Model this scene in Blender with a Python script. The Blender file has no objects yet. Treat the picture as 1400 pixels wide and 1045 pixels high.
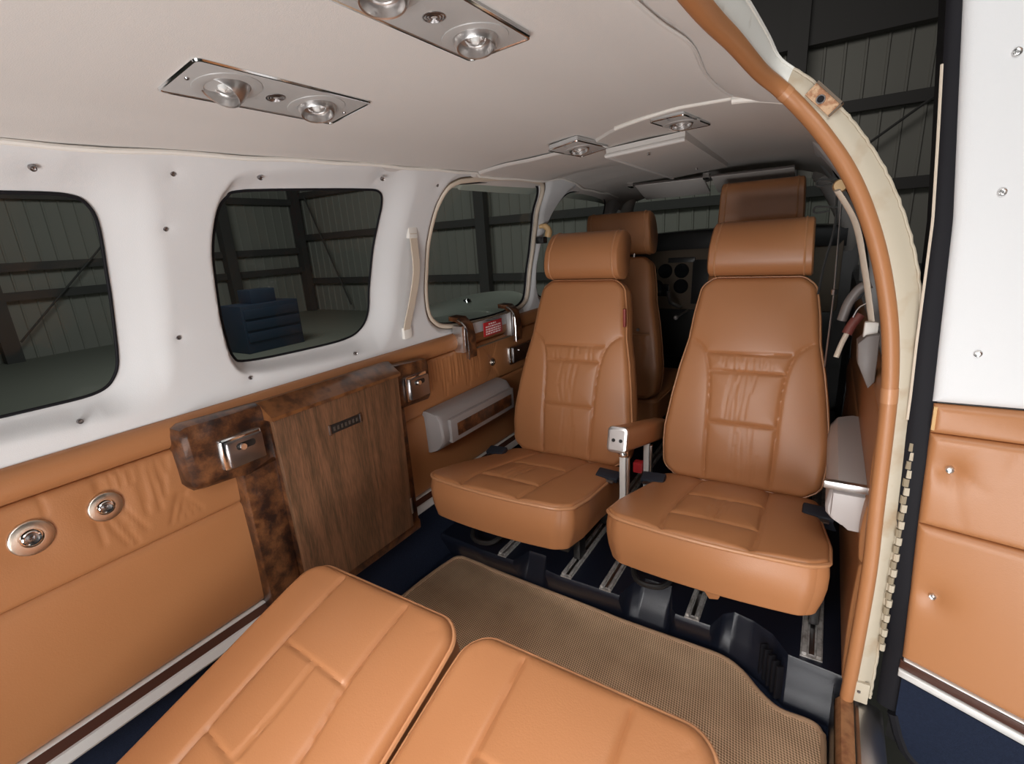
import bpy, bmesh, math, random
import numpy as np
from mathutils import Matrix, Vector
random.seed(4)
C = bpy.context.scene.collection
SC = bpy.context.scene
V = lambda *a: np.array(a, float)

# ------------------------------------------------------------------ camera (cabin axes: x right, y forward, z up; lens at the origin)
FPX = 675.83
cam = bpy.data.cameras.new('camera'); cam.sensor_width = 36.0; cam.lens = FPX / 1400 * 36.0
cam.clip_start = 0.02; cam.clip_end = 200
cob = bpy.data.objects.new('camera', cam); C.objects.link(cob)
RT = [[0.84822676, 0.09446162, -0.52114142], [0.52595694, -0.26596686, 0.80785576], [-0.06229499, -0.95934281, -0.27528295]]
cob.matrix_world = Matrix([[RT[i][0], -RT[i][1], -RT[i][2], 0] for i in range(3)] + [[0, 0, 0, 1]])
SC.camera = cob

# ------------------------------------------------------------------ world, lamps, exposure
w = bpy.data.worlds.new('world'); SC.world = w; w.use_nodes = True
w.node_tree.nodes['Background'].inputs[0].default_value = (0.75, 0.82, 0.9, 1)
w.node_tree.nodes['Background'].inputs[1].default_value = 0.03
def area(name, loc, target, sx, sy, power, col=(1, 1, 1)):
    l = bpy.data.lights.new(name, 'AREA'); l.shape = 'RECTANGLE'; l.size = sx; l.size_y = sy; l.energy = power; l.color = col
    o = bpy.data.objects.new(name, l); C.objects.link(o); o.location = loc
    o.rotation_euler = (Vector(target) - Vector(loc)).to_track_quat('-Z', 'Y').to_euler(); return o
area('overhead_fill', (0.34, -0.10, 1.12), (-0.45, 0.60, -0.65), 0.9, 0.8, 15, (1.0, 0.985, 0.965))  # unseen soft fill added above the doorway to lift the cushion tops
area('ceiling_fill', (0.05, -0.95, -0.72), (-0.40, 1.35, 0.27), 0.9, 0.6, 27, (1.0, 0.99, 0.98))  # upward fill added low behind the lens to brighten the ceiling
cs_ = area('cushion_fill', (-0.28, -0.52, 0.16), (-0.38, 0.68, -0.82), 0.5, 0.35, 4.2, (1.0, 0.98, 0.96)); cs_.data.spread = 1.5  # narrow fill added behind the lens for cushions and seat fronts
area('doorsill_fill', (0.62, 0.15, -0.98), (-0.75, 0.95, 0.25), 0.6, 0.6, 5, (1.0, 0.99, 0.98))  # out-of-view fill added beside the sill to even out the ceiling
area('daylight_fill', (3.2, -3.0, 2.2), (0.2, 1.0, -0.4), 3.0, 2.2, 10, (0.93, 0.96, 1.0))  # added cool fill, as if from an unseen open hangar door
area('hangar_fill', (-9.0, 4.0, 4.0), (-12.5, 7.5, -1.0), 3, 3, 230, (1.0, 1.0, 1.0))  # unseen area light added to brighten the hangar beyond the left windows
area('hangar_fill', (-2.5, 6.0, 4.0), (-3.5, 11, -.2), 5, 2, 150, (1.0, 0.97, 0.93))  # second added fill, for the hangar front wall; no fixture modelled
SC.view_settings.view_transform = 'Standard'; SC.view_settings.look = 'None'
SC.view_settings.exposure = 0.0; SC.view_settings.gamma = 1.0; SC.view_settings.use_curve_mapping = False

# ------------------------------------------------------------------ materials
def mat(name, col, rough=0.5, metal=0.0, coat=0.0, spec=0.5, bump=None, var=None):
    """bump: (scale, strength, detail); var: (scale, second colour, lo, hi)"""
    m = bpy.data.materials.new(name); m.use_nodes = True; nt = m.node_tree; b = nt.nodes['Principled BSDF']
    b.inputs['Base Color'].default_value = (*col, 1); b.inputs['Roughness'].default_value = rough
    b.inputs['Metallic'].default_value = metal; b.inputs['Coat Weight'].default_value = coat
    b.inputs['Coat Roughness'].default_value = 0.08
    b.inputs['Specular IOR Level'].default_value = spec
    tc = nt.nodes.new('ShaderNodeTexCoord')
    if var:
        n = nt.nodes.new('ShaderNodeTexNoise'); n.inputs['Scale'].default_value = var[0]; n.inputs['Detail'].default_value = 4
        r = nt.nodes.new('ShaderNodeValToRGB'); r.color_ramp.elements[0].position = var[2]; r.color_ramp.elements[1].position = var[3]
        r.color_ramp.elements[0].color = (*col, 1); r.color_ramp.elements[1].color = (*var[1], 1)
        nt.links.new(tc.outputs['Object'], n.inputs['Vector']); nt.links.new(n.outputs['Fac'], r.inputs['Fac']); nt.links.new(r.outputs['Color'], b.inputs['Base Color'])
    if bump:
        n2 = nt.nodes.new('ShaderNodeTexNoise'); n2.inputs['Scale'].default_value = bump[0]; n2.inputs['Detail'].default_value = bump[2]
        bp = nt.nodes.new('ShaderNodeBump'); bp.inputs['Strength'].default_value = bump[1]; bp.inputs['Distance'].default_value = 0.002
        nt.links.new(tc.outputs['Object'], n2.inputs['Vector']); nt.links.new(n2.outputs['Fac'], bp.inputs['Height']); nt.links.new(bp.outputs['Normal'], b.inputs['Normal'])
    return m
LEATHER = mat('tan_leather', (0.41, 0.175, 0.072), 0.4, bump=(420, 0.10, 3), var=(2.5, (0.37, 0.152, 0.060), 0.35, 0.7))
LEATHERW = mat('tan_wall_leather', (0.40, 0.172, 0.069), 0.42, bump=(420, 0.10, 3), var=(2.0, (0.365, 0.152, 0.058), 0.35, 0.7))
PIPING = mat('leather_piping', (0.46, 0.215, 0.10), 0.35)
WHITE = mat('white_ultrasuede', (0.69, 0.69, 0.695), 0.75, bump=(600, 0.12, 2), spec=0.2)
CEIL = mat('beige_headliner', (0.62, 0.592, 0.568), 0.85, bump=(700, 0.15, 2), spec=0.15)
CEILD = mat('taupe_headliner', (0.57, 0.538, 0.51), 0.8, bump=(700, 0.15, 2), spec=0.15)
TRIMW = mat('white_edge_vinyl', (0.8, 0.77, 0.72), 0.5)
BEIGE = mat('beige_window_plastic', (0.62, 0.53, 0.43), 0.4)
NAVY = mat('navy_carpet', (0.014, 0.019, 0.036), 0.95, bump=(900, 0.8, 2), spec=0.1, var=(220, (0.017, 0.024, 0.046), 0.35, 0.7))
NAVYP = mat('navy_plastic', (0.007, 0.009, 0.017), 0.36, bump=(500, 0.12, 2))
BLACK = mat('black_rubber', (0.006, 0.0055, 0.008), 0.7, spec=0.25)
BRIGHT = mat('satin_trim_metal', (0.74, 0.73, 0.71), 0.4, metal=0.4)
AMBERW = mat('amber_burl_edge', (0.20, 0.078, 0.027), 0.3, coat=0.3, var=(38, (0.075, 0.028, 0.012), 0.42, 0.66))
BULB = mat('bulb_glass', (.8, .8, .78), .15)
REFL = mat('lamp_reflector', (0.7, 0.69, 0.68), 0.3, metal=1.0)
BROWNW = mat('dark_trim_wood', (0.06, 0.022, 0.014), 0.35)
BLACKP = mat('black_plastic', (0.015, 0.014, 0.014), 0.35)
GREY = mat('grey_plastic', (0.27, 0.245, 0.24), 0.45)
DGREY = mat('dark_grey_plastic', (0.17, 0.145, 0.135), 0.45)
LGREY = mat('pale_grey_plastic', (0.46, 0.42, 0.405), 0.45)
ALU = mat('brushed_aluminium', (0.62, 0.6, 0.59), 0.32, metal=1.0, bump=(900, 0.06, 2))
ALUD = mat('worn_rail_aluminium', (0.5, 0.48, 0.46), 0.5, metal=0.6, bump=(250, 0.3, 4), var=(60, (0.25, 0.23, 0.21), 0.45, 0.7))
CHROME = mat('chrome', (0.8, 0.79, 0.78), 0.1, metal=1.0)
STEEL = mat('dark_steel', (0.35, 0.33, 0.33), 0.28, metal=1.0)
PLATE = mat('grey_satin_plate', (0.42, 0.41, 0.40), 0.45, metal=0.1, bump=(1200, 0.08, 1))
CREAM = mat('cream_jamb_paint', (0.47, 0.41, 0.315), 0.5, bump=(60, 0.15, 4), var=(13, (0.36, 0.25, 0.15), 0.52, 0.72))
ROOFP = mat('white_frame_paint', (0.72, 0.71, 0.66), 0.5, bump=(80, 0.2, 4), var=(30, (0.55, 0.52, 0.45), 0.62, 0.8))
RUST = mat('rusty_socket', (0.38, 0.19, 0.10), 0.8, bump=(300, 0.8, 4), var=(120, (0.55, 0.36, 0.22), 0.45, 0.6))
RED = mat('red_placard', (0.42, 0.02, 0.025), 0.4)
TEXTW = mat('placard_white', (0.8, 0.72, 0.7), 0.5)
GAUGE = mat('gauge_black', (0.01, 0.012, 0.014), 0.15)
PANELM = mat('panel_brown', (0.13, 0.095, 0.065), 0.6)
WINGM = mat('wing_paint', (0.78, 0.82, 0.72), 0.35)
HWALL = mat('hangar_steel_siding', (0.31, 0.30, 0.265), 0.7)
HDARK = mat('hangar_girt_steel', (0.075, 0.071, 0.068), 0.7)
HROOF = mat('hangar_roof_dark', (0.03, 0.027, 0.025), 0.9)
HFLOOR = mat('hangar_concrete', (0.24, 0.24, 0.2), 0.6, bump=(20, 0.1, 4))
BLUEBOX = mat('blue_tool_steel', (0.03, 0.05, 0.085), 0.5)
BEADY = mat('amber_vinyl', (0.65, 0.42, 0.2), 0.4)
HINGEB = mat('hinge_dark_tan', (0.26, 0.21, 0.14), 0.5)  # darker tan for alternate hinge knuckles
BELT = mat('navy_belt_webbing', (0.012, 0.015, 0.024), 0.6)
CORD = mat('black_cord', (0.02, 0.02, 0.02), 0.5)
def burl():
    m = mat('burl_walnut', (0.1, 0.035, 0.014), 0.32, coat=0.35); nt = m.node_tree; b = nt.nodes['Principled BSDF']
    tc = nt.nodes.new('ShaderNodeTexCoord'); n = nt.nodes.new('ShaderNodeTexNoise'); n.inputs['Scale'].default_value = 30; n.inputs['Detail'].default_value = 5; n.inputs['Distortion'].default_value = 0.35
    n2 = nt.nodes.new('ShaderNodeTexNoise'); n2.inputs['Scale'].default_value = 160; n2.inputs['Detail'].default_value = 3; n2.inputs['Distortion'].default_value = 0.8
    mx = nt.nodes.new('ShaderNodeMath'); mx.operation = 'MULTIPLY_ADD'; mx.inputs[1].default_value = 0.3
    r = nt.nodes.new('ShaderNodeValToRGB'); e = r.color_ramp.elements
    e[0].position = 0.5; e[0].color = (0.022, 0.009, 0.006, 1); e[1].position = 0.85; e[1].color = (0.17, 0.066, 0.024, 1)
    k = e.new(0.65); k.color = (0.075, 0.027, 0.011, 1)
    L = nt.links.new
    L(tc.outputs['Object'], n.inputs['Vector']); L(tc.outputs['Object'], n2.inputs['Vector']); L(n2.outputs['Fac'], mx.inputs[0]); L(n.outputs['Fac'], mx.inputs[2])
    L(mx.outputs[0], r.inputs['Fac']); L(r.outputs['Color'], b.inputs['Base Color']); return m
def walnut():
    m = mat('walnut_veneer', (0.2, 0.1, 0.05), 0.42); nt = m.node_tree; b = nt.nodes['Principled BSDF']; L = nt.links.new
    tc = nt.nodes.new('ShaderNodeTexCoord'); mp = nt.nodes.new('ShaderNodeMapping'); mp.inputs['Scale'].default_value = (1, 1, 0.09)
    wv = nt.nodes.new('ShaderNodeTexNoise'); wv.inputs['Scale'].default_value = 9; wv.inputs['Detail'].default_value = 1.5; wv.inputs['Distortion'].default_value = 0.3
    sn = nt.nodes.new('ShaderNodeMath'); sn.operation = 'MULTIPLY'; sn.inputs[1].default_value = 60
    si = nt.nodes.new('ShaderNodeMath'); si.operation = 'SINE'
    fn = nt.nodes.new('ShaderNodeTexNoise'); fn.inputs['Scale'].default_value = 330; fn.inputs['Detail'].default_value = 3
    ad = nt.nodes.new('ShaderNodeMath'); ad.operation = 'MULTIPLY_ADD'; ad.inputs[1].default_value = 0.13
    r = nt.nodes.new('ShaderNodeValToRGB'); e = r.color_ramp.elements
    e[0].position = 0.25; e[0].color = (0.08, 0.043, 0.022, 1); e[1].position = 0.75; e[1].color = (0.20, 0.092, 0.047, 1)
    L(tc.outputs['Object'], mp.inputs['Vector']); L(mp.outputs['Vector'], wv.inputs['Vector']); L(mp.outputs['Vector'], fn.inputs['Vector'])
    L(wv.outputs['Fac'], sn.inputs[0]); L(sn.outputs[0], si.inputs[0]); L(si.outputs[0], ad.inputs[0]); L(fn.outputs['Fac'], ad.inputs[2])
    L(ad.outputs[0], r.inputs['Fac']); L(r.outputs['Color'], b.inputs['Base Color']); return m
def weave():
    m = mat('woven_tan_carpet', (0.2, 0.13, 0.07), 0.9, spec=0.15); nt = m.node_tree; b = nt.nodes['Principled BSDF']; L = nt.links.new
    tc = nt.nodes.new('ShaderNodeTexCoord'); sp = nt.nodes.new('ShaderNodeSeparateXYZ'); L(tc.outputs['Object'], sp.inputs[0])
    nz = nt.nodes.new('ShaderNodeTexNoise'); nz.inputs['Scale'].default_value = 14; nz.inputs['Detail'].default_value = 2; L(tc.outputs['Object'], nz.inputs['Vector'])
    def sine(out, k, ph=None):
        a = nt.nodes.new('ShaderNodeMath'); a.operation = 'MULTIPLY'; a.inputs[1].default_value = k; L(out, a.inputs[0])
        s = nt.nodes.new('ShaderNodeMath'); s.operation = 'SINE'; L(a.outputs[0], s.inputs[0]); return s.outputs[0]
    def comb(o1, o2, op):
        a = nt.nodes.new('ShaderNodeMath'); a.operation = op; L(o1, a.inputs[0]); L(o2, a.inputs[1]); return a.outputs[0]
    xp = comb(sp.outputs[0], sp.outputs[1], 'ADD'); xm = comb(sp.outputs[0], sp.outputs[1], 'SUBTRACT')
    h = comb(sine(xp, 640), sine(xm, 470), 'MULTIPLY')
    r = nt.nodes.new('ShaderNodeValToRGB'); e = r.color_ramp.elements
    mr = nt.nodes.new('ShaderNodeMapRange'); mr.inputs[1].default_value = -1; mr.inputs[2].default_value = 1; L(h, mr.inputs[0])
    ad = nt.nodes.new('ShaderNodeMath'); ad.operation = 'MULTIPLY_ADD'; ad.inputs[1].default_value = 0.35; ad.use_clamp = True; L(nz.outputs['Fac'], ad.inputs[0]); L(mr.outputs[0], ad.inputs[2])
    e[0].position = 0.3; e[0].color = (0.22, 0.13, 0.075, 1); e[1].position = 0.95; e[1].color = (0.82, 0.56, 0.36, 1)
    L(ad.outputs[0], r.inputs['Fac']); L(r.outputs['Color'], b.inputs['Base Color'])
    bp = nt.nodes.new('ShaderNodeBump'); bp.inputs['Strength'].default_value = 0.7; bp.inputs['Distance'].default_value = 0.002; L(mr.outputs[0], bp.inputs['Height']); L(bp.outputs['Normal'], b.inputs['Normal'])
    return m
def glass(name, tint, gl=0.05):
    m = bpy.data.materials.new(name); m.use_nodes = True; nt = m.node_tree; nt.nodes.remove(nt.nodes['Principled BSDF']); L = nt.links.new
    t = nt.nodes.new('ShaderNodeBsdfTransparent'); t.inputs[0].default_value = (*tint, 1)
    g = nt.nodes.new('ShaderNodeBsdfGlossy'); g.inputs['Roughness'].default_value = gl
    lw = nt.nodes.new('ShaderNodeLayerWeight'); p5 = nt.nodes.new('ShaderNodeMath'); p5.operation = 'POWER'; p5.inputs[1].default_value = 5; L(lw.outputs['Facing'], p5.inputs[0])
    f = nt.nodes.new('ShaderNodeMath'); f.operation = 'MULTIPLY_ADD'; f.inputs[1].default_value = 0.9; f.inputs[2].default_value = 0.02; L(p5.outputs[0], f.inputs[0])
    mx = nt.nodes.new('ShaderNodeMixShader'); L(f.outputs[0], mx.inputs[0]); L(t.outputs[0], mx.inputs[1]); L(g.outputs[0], mx.inputs[2]); L(mx.outputs[0], nt.nodes['Material Output'].inputs[0]); return m
BURL, WALNUT, WEAVE = burl(), walnut(), weave()
GLASS = glass('tinted_acrylic', (0.74, 0.82, 0.79)); CLEAR = glass('clear_acrylic', (0.93, 0.93, 0.93))

# ------------------------------------------------------------------ mesh helpers (all coordinates are cabin coordinates)
WM = {}
def reg(o, parent, label=None, cat=None, group=None, kind=None):
    C.objects.link(o)
    if parent is not None: o.parent = parent
    if label: o['label'] = label
    if cat: o['category'] = cat
    if group: o['group'] = group
    if kind: o['kind'] = kind
    return o
def thing(name, loc, label, cat, group=None):
    o = bpy.data.objects.new(name, None); o.empty_display_size = 0.05; o.location = loc; WM[o.as_pointer()] = V(*loc)
    return reg(o, None, label, cat, group)
def M(name, verts, faces, m, parent=None, smooth=True, **k):
    verts = np.asarray(verts, float).reshape(-1, 3)
    off = WM.get(parent.as_pointer(), V(0, 0, 0)) if parent is not None else V(0, 0, 0)
    me = bpy.data.meshes.new(name); me.from_pydata((verts - off).tolist(), [], [tuple(f) for f in faces]); me.update()
    bm = bmesh.new(); bm.from_mesh(me); bmesh.ops.recalc_face_normals(bm, faces=bm.faces); bm.to_mesh(me); bm.free()
    if smooth:
        me.polygons.foreach_set('use_smooth', [True] * len(me.polygons))
        try: me.set_sharp_from_angle(angle=math.radians(42))
        except Exception: pass
    me.materials.append(m); o = bpy.data.objects.new(name, me); WM[o.as_pointer()] = off
    return reg(o, parent, **k)
def gridfaces(nu, nv, cu=False, cv=False, base=0, flip=False):
    f = []
    for i in range(nu if cu else nu - 1):
        for j in range(nv if cv else nv - 1):
            a = base + i * nv + j; b = base + ((i + 1) % nu) * nv + j; c = base + ((i + 1) % nu) * nv + (j + 1) % nv; d = base + i * nv + (j + 1) % nv
            f.append((a, d, c, b) if flip else (a, b, c, d))
    return f
def surf(name, P, m, parent=None, cu=False, cv=False, **k):
    P = np.asarray(P); return M(name, P.reshape(-1, 3), gridfaces(P.shape[0], P.shape[1], cu, cv), m, parent, **k)
def crom(pts, n=8, closed=False):
    p = np.asarray(pts, float); N = len(p); out = []
    for i in range(N if closed else N - 1):
        if closed: a, b, c, d = p[(i - 1) % N], p[i], p[(i + 1) % N], p[(i + 2) % N]
        else: a, b, c, d = p[max(i - 1, 0)], p[i], p[i + 1], p[min(i + 2, N - 1)]
        for t in np.linspace(0, 1, n, endpoint=False):
            out.append(0.5 * (2 * b + (c - a) * t + (2 * a - 5 * b + 4 * c - d) * t * t + (3 * b - a - 3 * c + d) * t ** 3))
    if not closed: out.append(p[-1])
    return np.array(out)
def tubegeo(pts, r, seg=10, closed=False, caps=True, flat=1.0):
    p = np.asarray(pts, float); n = len(p); r = np.broadcast_to(np.asarray(r, float), (n,))
    t = (np.roll(p, -1, 0) - np.roll(p, 1, 0)) if closed else np.gradient(p, axis=0)
    t /= np.linalg.norm(t, axis=1)[:, None] + 1e-12
    u = np.cross(t[0], V(0, 0, 1) if abs(t[0][2]) < 0.9 else V(1, 0, 0)); vs = []
    for i in range(n):
        u = u - t[i] * np.dot(u, t[i]); u /= np.linalg.norm(u) + 1e-12; w_ = np.cross(t[i], u)
        for a in np.linspace(0, 2 * np.pi, seg, endpoint=False): vs.append(p[i] + r[i] * (math.cos(a) * u + flat * math.sin(a) * w_))
    f = gridfaces(n, seg, closed, True)
    if caps and not closed: f += [tuple(range(seg)), tuple(range((n - 1) * seg, n * seg))]
    return np.array(vs), f
def tube(name, pts, r, m, parent=None, seg=10, closed=False, flat=1.0, **k):
    v, f = tubegeo(pts, r, seg, closed, flat=flat); return M(name, v, f, m, parent, **k)
def join(parts):
    vs, fs, b = [], [], 0
    for v, f in parts:
        vs.append(np.asarray(v).reshape(-1, 3)); fs += [tuple(i + b for i in q) for q in f]; b += len(vs[-1])
    return np.concatenate(vs), fs
class Fr:
    """local frame: origin, across u, along v, outwards n"""
    def __init__(s, o, u, v):
        s.o = np.array(o, float); s.v = np.array(v, float); s.v /= np.linalg.norm(s.v); u = np.array(u, float); u = u - s.v * np.dot(u, s.v); s.u = u / np.linalg.norm(u); s.n = np.cross(s.u, s.v)
    def __call__(s, a, b, c):
        a, b, c = np.broadcast_arrays(np.asarray(a, float), b, c)
        return s.o + a[..., None] * s.u + b[..., None] * s.v + c[..., None] * s.n
ID = Fr((0, 0, 0), (1, 0, 0), (0, 1, 0))
def boxgeo(fr, a0, a1, b0, b1, c0, c1, bev=0.0, seg=2):
    bm = bmesh.new(); bmesh.ops.create_cube(bm, size=1)
    for q in bm.verts: q.co = Vector((a0 + (q.co.x + .5) * (a1 - a0), b0 + (q.co.y + .5) * (b1 - b0), c0 + (q.co.z + .5) * (c1 - c0)))
    if bev > 0: bmesh.ops.bevel(bm, geom=list(bm.edges), offset=bev, segments=seg, affect='EDGES', profile=0.6)
    bm.verts.index_update(); vs = np.array([q.co[:] for q in bm.verts]); fs = [tuple(x.index for x in q.verts) for q in bm.faces]; bm.free()
    return fr(vs[:, 0], vs[:, 1], vs[:, 2]), fs
def box(name, a0, a1, b0, b1, c0, c1, m, parent=None, bev=0.002, fr=ID, **k):
    v, f = boxgeo(fr, a0, a1, b0, b1, c0, c1, bev); return M(name, v, f, m, parent, **k)
def prismgeo(fr, poly, c0, c1, bev=0.0, seg=2):
    """polygon in (a,b) extruded along c, outer edge bevelled at the c1 side"""
    p = np.asarray(poly, float); n = len(p); bm = bmesh.new()
    lo = [bm.verts.new((x, y, c0)) for x, y in p]; hi = [bm.verts.new((x, y, c1)) for x, y in p]
    bm.faces.new(lo[::-1]); top = bm.faces.new(hi)
    for i in range(n): bm.faces.new((lo[i], lo[(i + 1) % n], hi[(i + 1) % n], hi[i]))
    if bev > 0: bmesh.ops.bevel(bm, geom=list(top.edges), offset=bev, segments=seg, affect='EDGES', profile=0.5)
    bm.verts.index_update(); vs = np.array([q.co[:] for q in bm.verts]); fs = [tuple(x.index for x in q.verts) for q in bm.faces]; bm.free()
    return fr(vs[:, 0], vs[:, 1], vs[:, 2]), fs
def prism(name, poly, c0, c1, m, parent=None, bev=0.0, fr=ID, **k):
    v, f = prismgeo(fr, poly, c0, c1, bev); return M(name, v, f, m, parent, **k)
def rrect(a0, a1, b0, b1, r, n=5):
    o = []
    for cx, cy, s in ((a1 - r, b1 - r, 0), (a0 + r, b1 - r, 90), (a0 + r, b0 + r, 180), (a1 - r, b0 + r, 270)):
        for t in np.linspace(0, 90, n): q = math.radians(s + t); o.append((cx + r * math.cos(q), cy + r * math.sin(q)))
    return o
def lathegeo(fr, prof, seg=24, a=0, b=0):
    t = np.linspace(0, 2 * np.pi, seg, endpoint=False); pr = np.asarray(prof, float)
    A = a + pr[:, 0][:, None] * np.cos(t); B = b + pr[:, 0][:, None] * np.sin(t); H = np.repeat(pr[:, 1][:, None], seg, 1)
    return fr(A, B, H).reshape(-1, 3), gridfaces(len(pr), seg, False, True)
def lathe(name, prof, m, parent=None, fr=ID, a=0, b=0, seg=24, **k):
    v, f = lathegeo(fr, prof, seg, a, b); return M(name, v, f, m, parent, **k)
def segdist(X, Y, lines):
    D = np.full(X.shape, 9.0)
    for ln in lines:
        ln = np.asarray(ln, float)
        for (x0, y0), (x1, y1) in zip(ln[:-1], ln[1:]):
            dx, dy = x1 - x0, y1 - y0; L2 = dx * dx + dy * dy + 1e-12
            t = np.clip(((X - x0) * dx + (Y - y0) * dy) / L2, 0, 1); D = np.minimum(D, np.hypot(X - x0 - t * dx, Y - y0 - t * dy))
    return D
def seamh(X, Y, seams, wrinkles=(), d=0.004, w_=0.004, d2=0.005, w2=0.022, wd=0.0016, ww=0.0035):
    h = np.zeros(X.shape)
    if len(seams): D = segdist(X, Y, seams); h -= d * np.exp(-(D / w_) ** 2) + d2 * np.exp(-D / w2)
    if len(wrinkles): D = segdist(X, Y, wrinkles); h -= wd * np.exp(-(D / ww) ** 2)
    return h
EDGE = np.array([0, .03, .1, .2, .34, .5, .7, 1.0])
def axis(L, re, step):
    e = EDGE * re; mid = np.linspace(re, L - re, max(3, int((L - 2 * re) / step)))[1:-1]
    return np.concatenate([e, mid, L - e[::-1]]) / L
def pad(name, fr, vk, lk, rk, T, m, parent, rc=0.03, re=0.015, crown=0.012, seams=(), wr=(), step=0.005, back=0.01, post=None, piping=None, pr=0.004, bulge=0.0, puff=(0.004, 0.004, 0.005, 0.022), inset=0.0):
    """upholstered pad: left/right edges lk/rk at heights vk, thickness T"""
    vk, lk, rk = map(lambda q: np.asarray(q, float), (vk, lk, rk)); L = vk[-1] - vk[0]; Wd = np.max(rk - lk)
    s = axis(Wd, re, step); t = axis(L, re, step); S_, T_ = np.meshgrid(s, t, indexing='ij')
    def warp(S_, T_):
        Vv = vk[0] + T_ * L; xl = np.interp(Vv, vk, lk); xr = np.interp(Vv, vk, rk); wd = xr - xl
        ds = np.minimum(S_, 1 - S_) * wd; dv = np.minimum(T_, 1 - T_) * L
        a = np.clip((rc - ds) / rc, 0, 1); b = np.clip((rc - dv) / rc, 0, 1); m_ = np.maximum(a, b); Lh = np.hypot(a, b) + 1e-9
        k = np.where((a > 0) & (b > 0), m_ / Lh, 1.0); a2, b2 = a * k, b * k
        X = np.where(a > 0, np.where(S_ < .5, xl + rc - a2 * rc, xr - rc + a2 * rc), xl + S_ * wd)
        Y = np.where(b > 0, np.where(T_ < .5, vk[0] + rc - b2 * rc, vk[-1] - rc + b2 * rc), Vv)
        return X, Y, np.minimum(ds, dv)
    X, Y, d = warp(S_, T_)
    cr = (1 - (2 * S_ - 1) ** 2) * (1 - (2 * T_ - 1) ** 4); rnd = re * (1 - np.sqrt(np.clip(1 - (1 - np.clip(d / re, 0, 1)) ** 2, 0, 1)))
    H = T + crown * cr - rnd + seamh(X, Y, seams, wr, *puff) * np.clip(d / re, 0, 1)
    nu, nv = X.shape
    B = -back * cr + np.minimum(rnd, T - re - 0.001) * 0.6
    cxm = (X.min() + X.max()) / 2; cym = (Y.min() + Y.max()) / 2
    xi = cxm + (X - cxm) * (1 - inset); yi = cym + (Y - cym) * (1 - inset)
    def out(x, y, h):
        if post is not None: x, y, h = post(x, y, h)
        return fr(x, y, h)
    Vs = [out(X, Y, H).reshape(-1, 3), out(xi, yi, B).reshape(-1, 3)]; F = gridfaces(nu, nv) + gridfaces(nu, nv, base=nu * nv, flip=True)
    per = [(i, 0) for i in range(nu)] + [(nu - 1, j) for j in range(1, nv)] + [(i, nv - 1) for i in range(nu - 2, -1, -1)] + [(0, j) for j in range(nv - 2, 0, -1)]
    n = len(per); pi = np.array([i for i, j in per]); pj = np.array([j for i, j in per]); top = pi * nv + pj; bot = top + nu * nv
    px, py, h1, h0 = X[pi, pj], Y[pi, pj], H[pi, pj], B[pi, pj]; bx, by = xi[pi, pj], yi[pi, pj]
    nx = np.gradient(py); ny = -np.gradient(px); nl = np.hypot(nx, ny) + 1e-9; nx, ny = nx / nl, ny / nl
    if np.mean(nx * (px - cxm) + ny * (py - cym)) < 0: nx, ny = -nx, -ny
    rows = [top]; base = 2 * nu * nv
    for q in (0.25, 0.5, 0.75):
        g = bulge * 4 * q * (1 - q); Vs.append(out(px * (1 - q) + bx * q + nx * g, py * (1 - q) + by * q + ny * g, h1 * (1 - q) + h0 * q)); rows.append(base + np.arange(n)); base += n
    rows.append(bot)
    for r0, r1 in zip(rows[:-1], rows[1:]):
        for i in range(n): F.append((r0[i], r0[(i + 1) % n], r1[(i + 1) % n], r1[i]))
    o = M(name, np.concatenate(Vs), F, m, parent)
    if piping is not None:
        q = out(px + nx * 0.0005, py + ny * 0.0005, h1); keep = [0]
        for i in range(1, n):
            if np.linalg.norm(q[i] - q[keep[-1]]) > 0.006: keep.append(i)
        if np.linalg.norm(q[keep[-1]] - q[0]) < 0.005: keep.pop()
        tube('piping', q[keep], pr, piping, o, seg=8, closed=True)
    return o
def disc_screw(name, loc, nrm, r, m, parent):
    nrm = np.array(nrm, float); u = np.cross(nrm, V(0, 0, 1) if abs(nrm[2]) < .9 else V(1, 0, 0)); v = np.cross(nrm, u)
    fr = Fr(loc, u, v); fr.n = nrm / np.linalg.norm(nrm)
    return lathe(name, [(0, .002), (r * .3, .002), (r * .42, .0008), (r * .7, .001), (r, .0025), (r * 1.15, 0.0008), (r * 1.2, -.004)], m, parent, fr, seg=12)
def struct(o): o['kind'] = 'structure'; return o

# ================================================================== the cabin shell
PZ = [-1.2, -.3, -.2, -.118, 0, .1, .17, .30]; PX = [-1.05, -1.05, -1.045, -1.035, -1.0, -.95, -.895, -.79]
_z = np.linspace(-1.2, .30, 200); _x = np.interp(_z, PZ, PX)
_k = np.exp(-np.linspace(-2, 2, 15) ** 2); _x = np.convolve(np.pad(_x, 7, mode='edge'), _k / _k.sum(), 'valid')
def xw(z): return np.interp(z, _z, _x)
MIR = -0.935
CX = [-1.0, -.93, -.9, -.8, -.65, -.45, -.3, -.15, -.08, -.03, .03]; CZ = [.10, .155, .172, .197, .218, .243, .25, .24, .222, .185, .11]
_cx = np.linspace(-1.0, .03, 200); _cz = np.interp(_cx, CX, CZ); _cz = np.convolve(np.pad(_cz, 7, mode='edge'), _k / _k.sum(), 'valid')
def zc(x): return np.interp(x, _cx, _cz)

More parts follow.
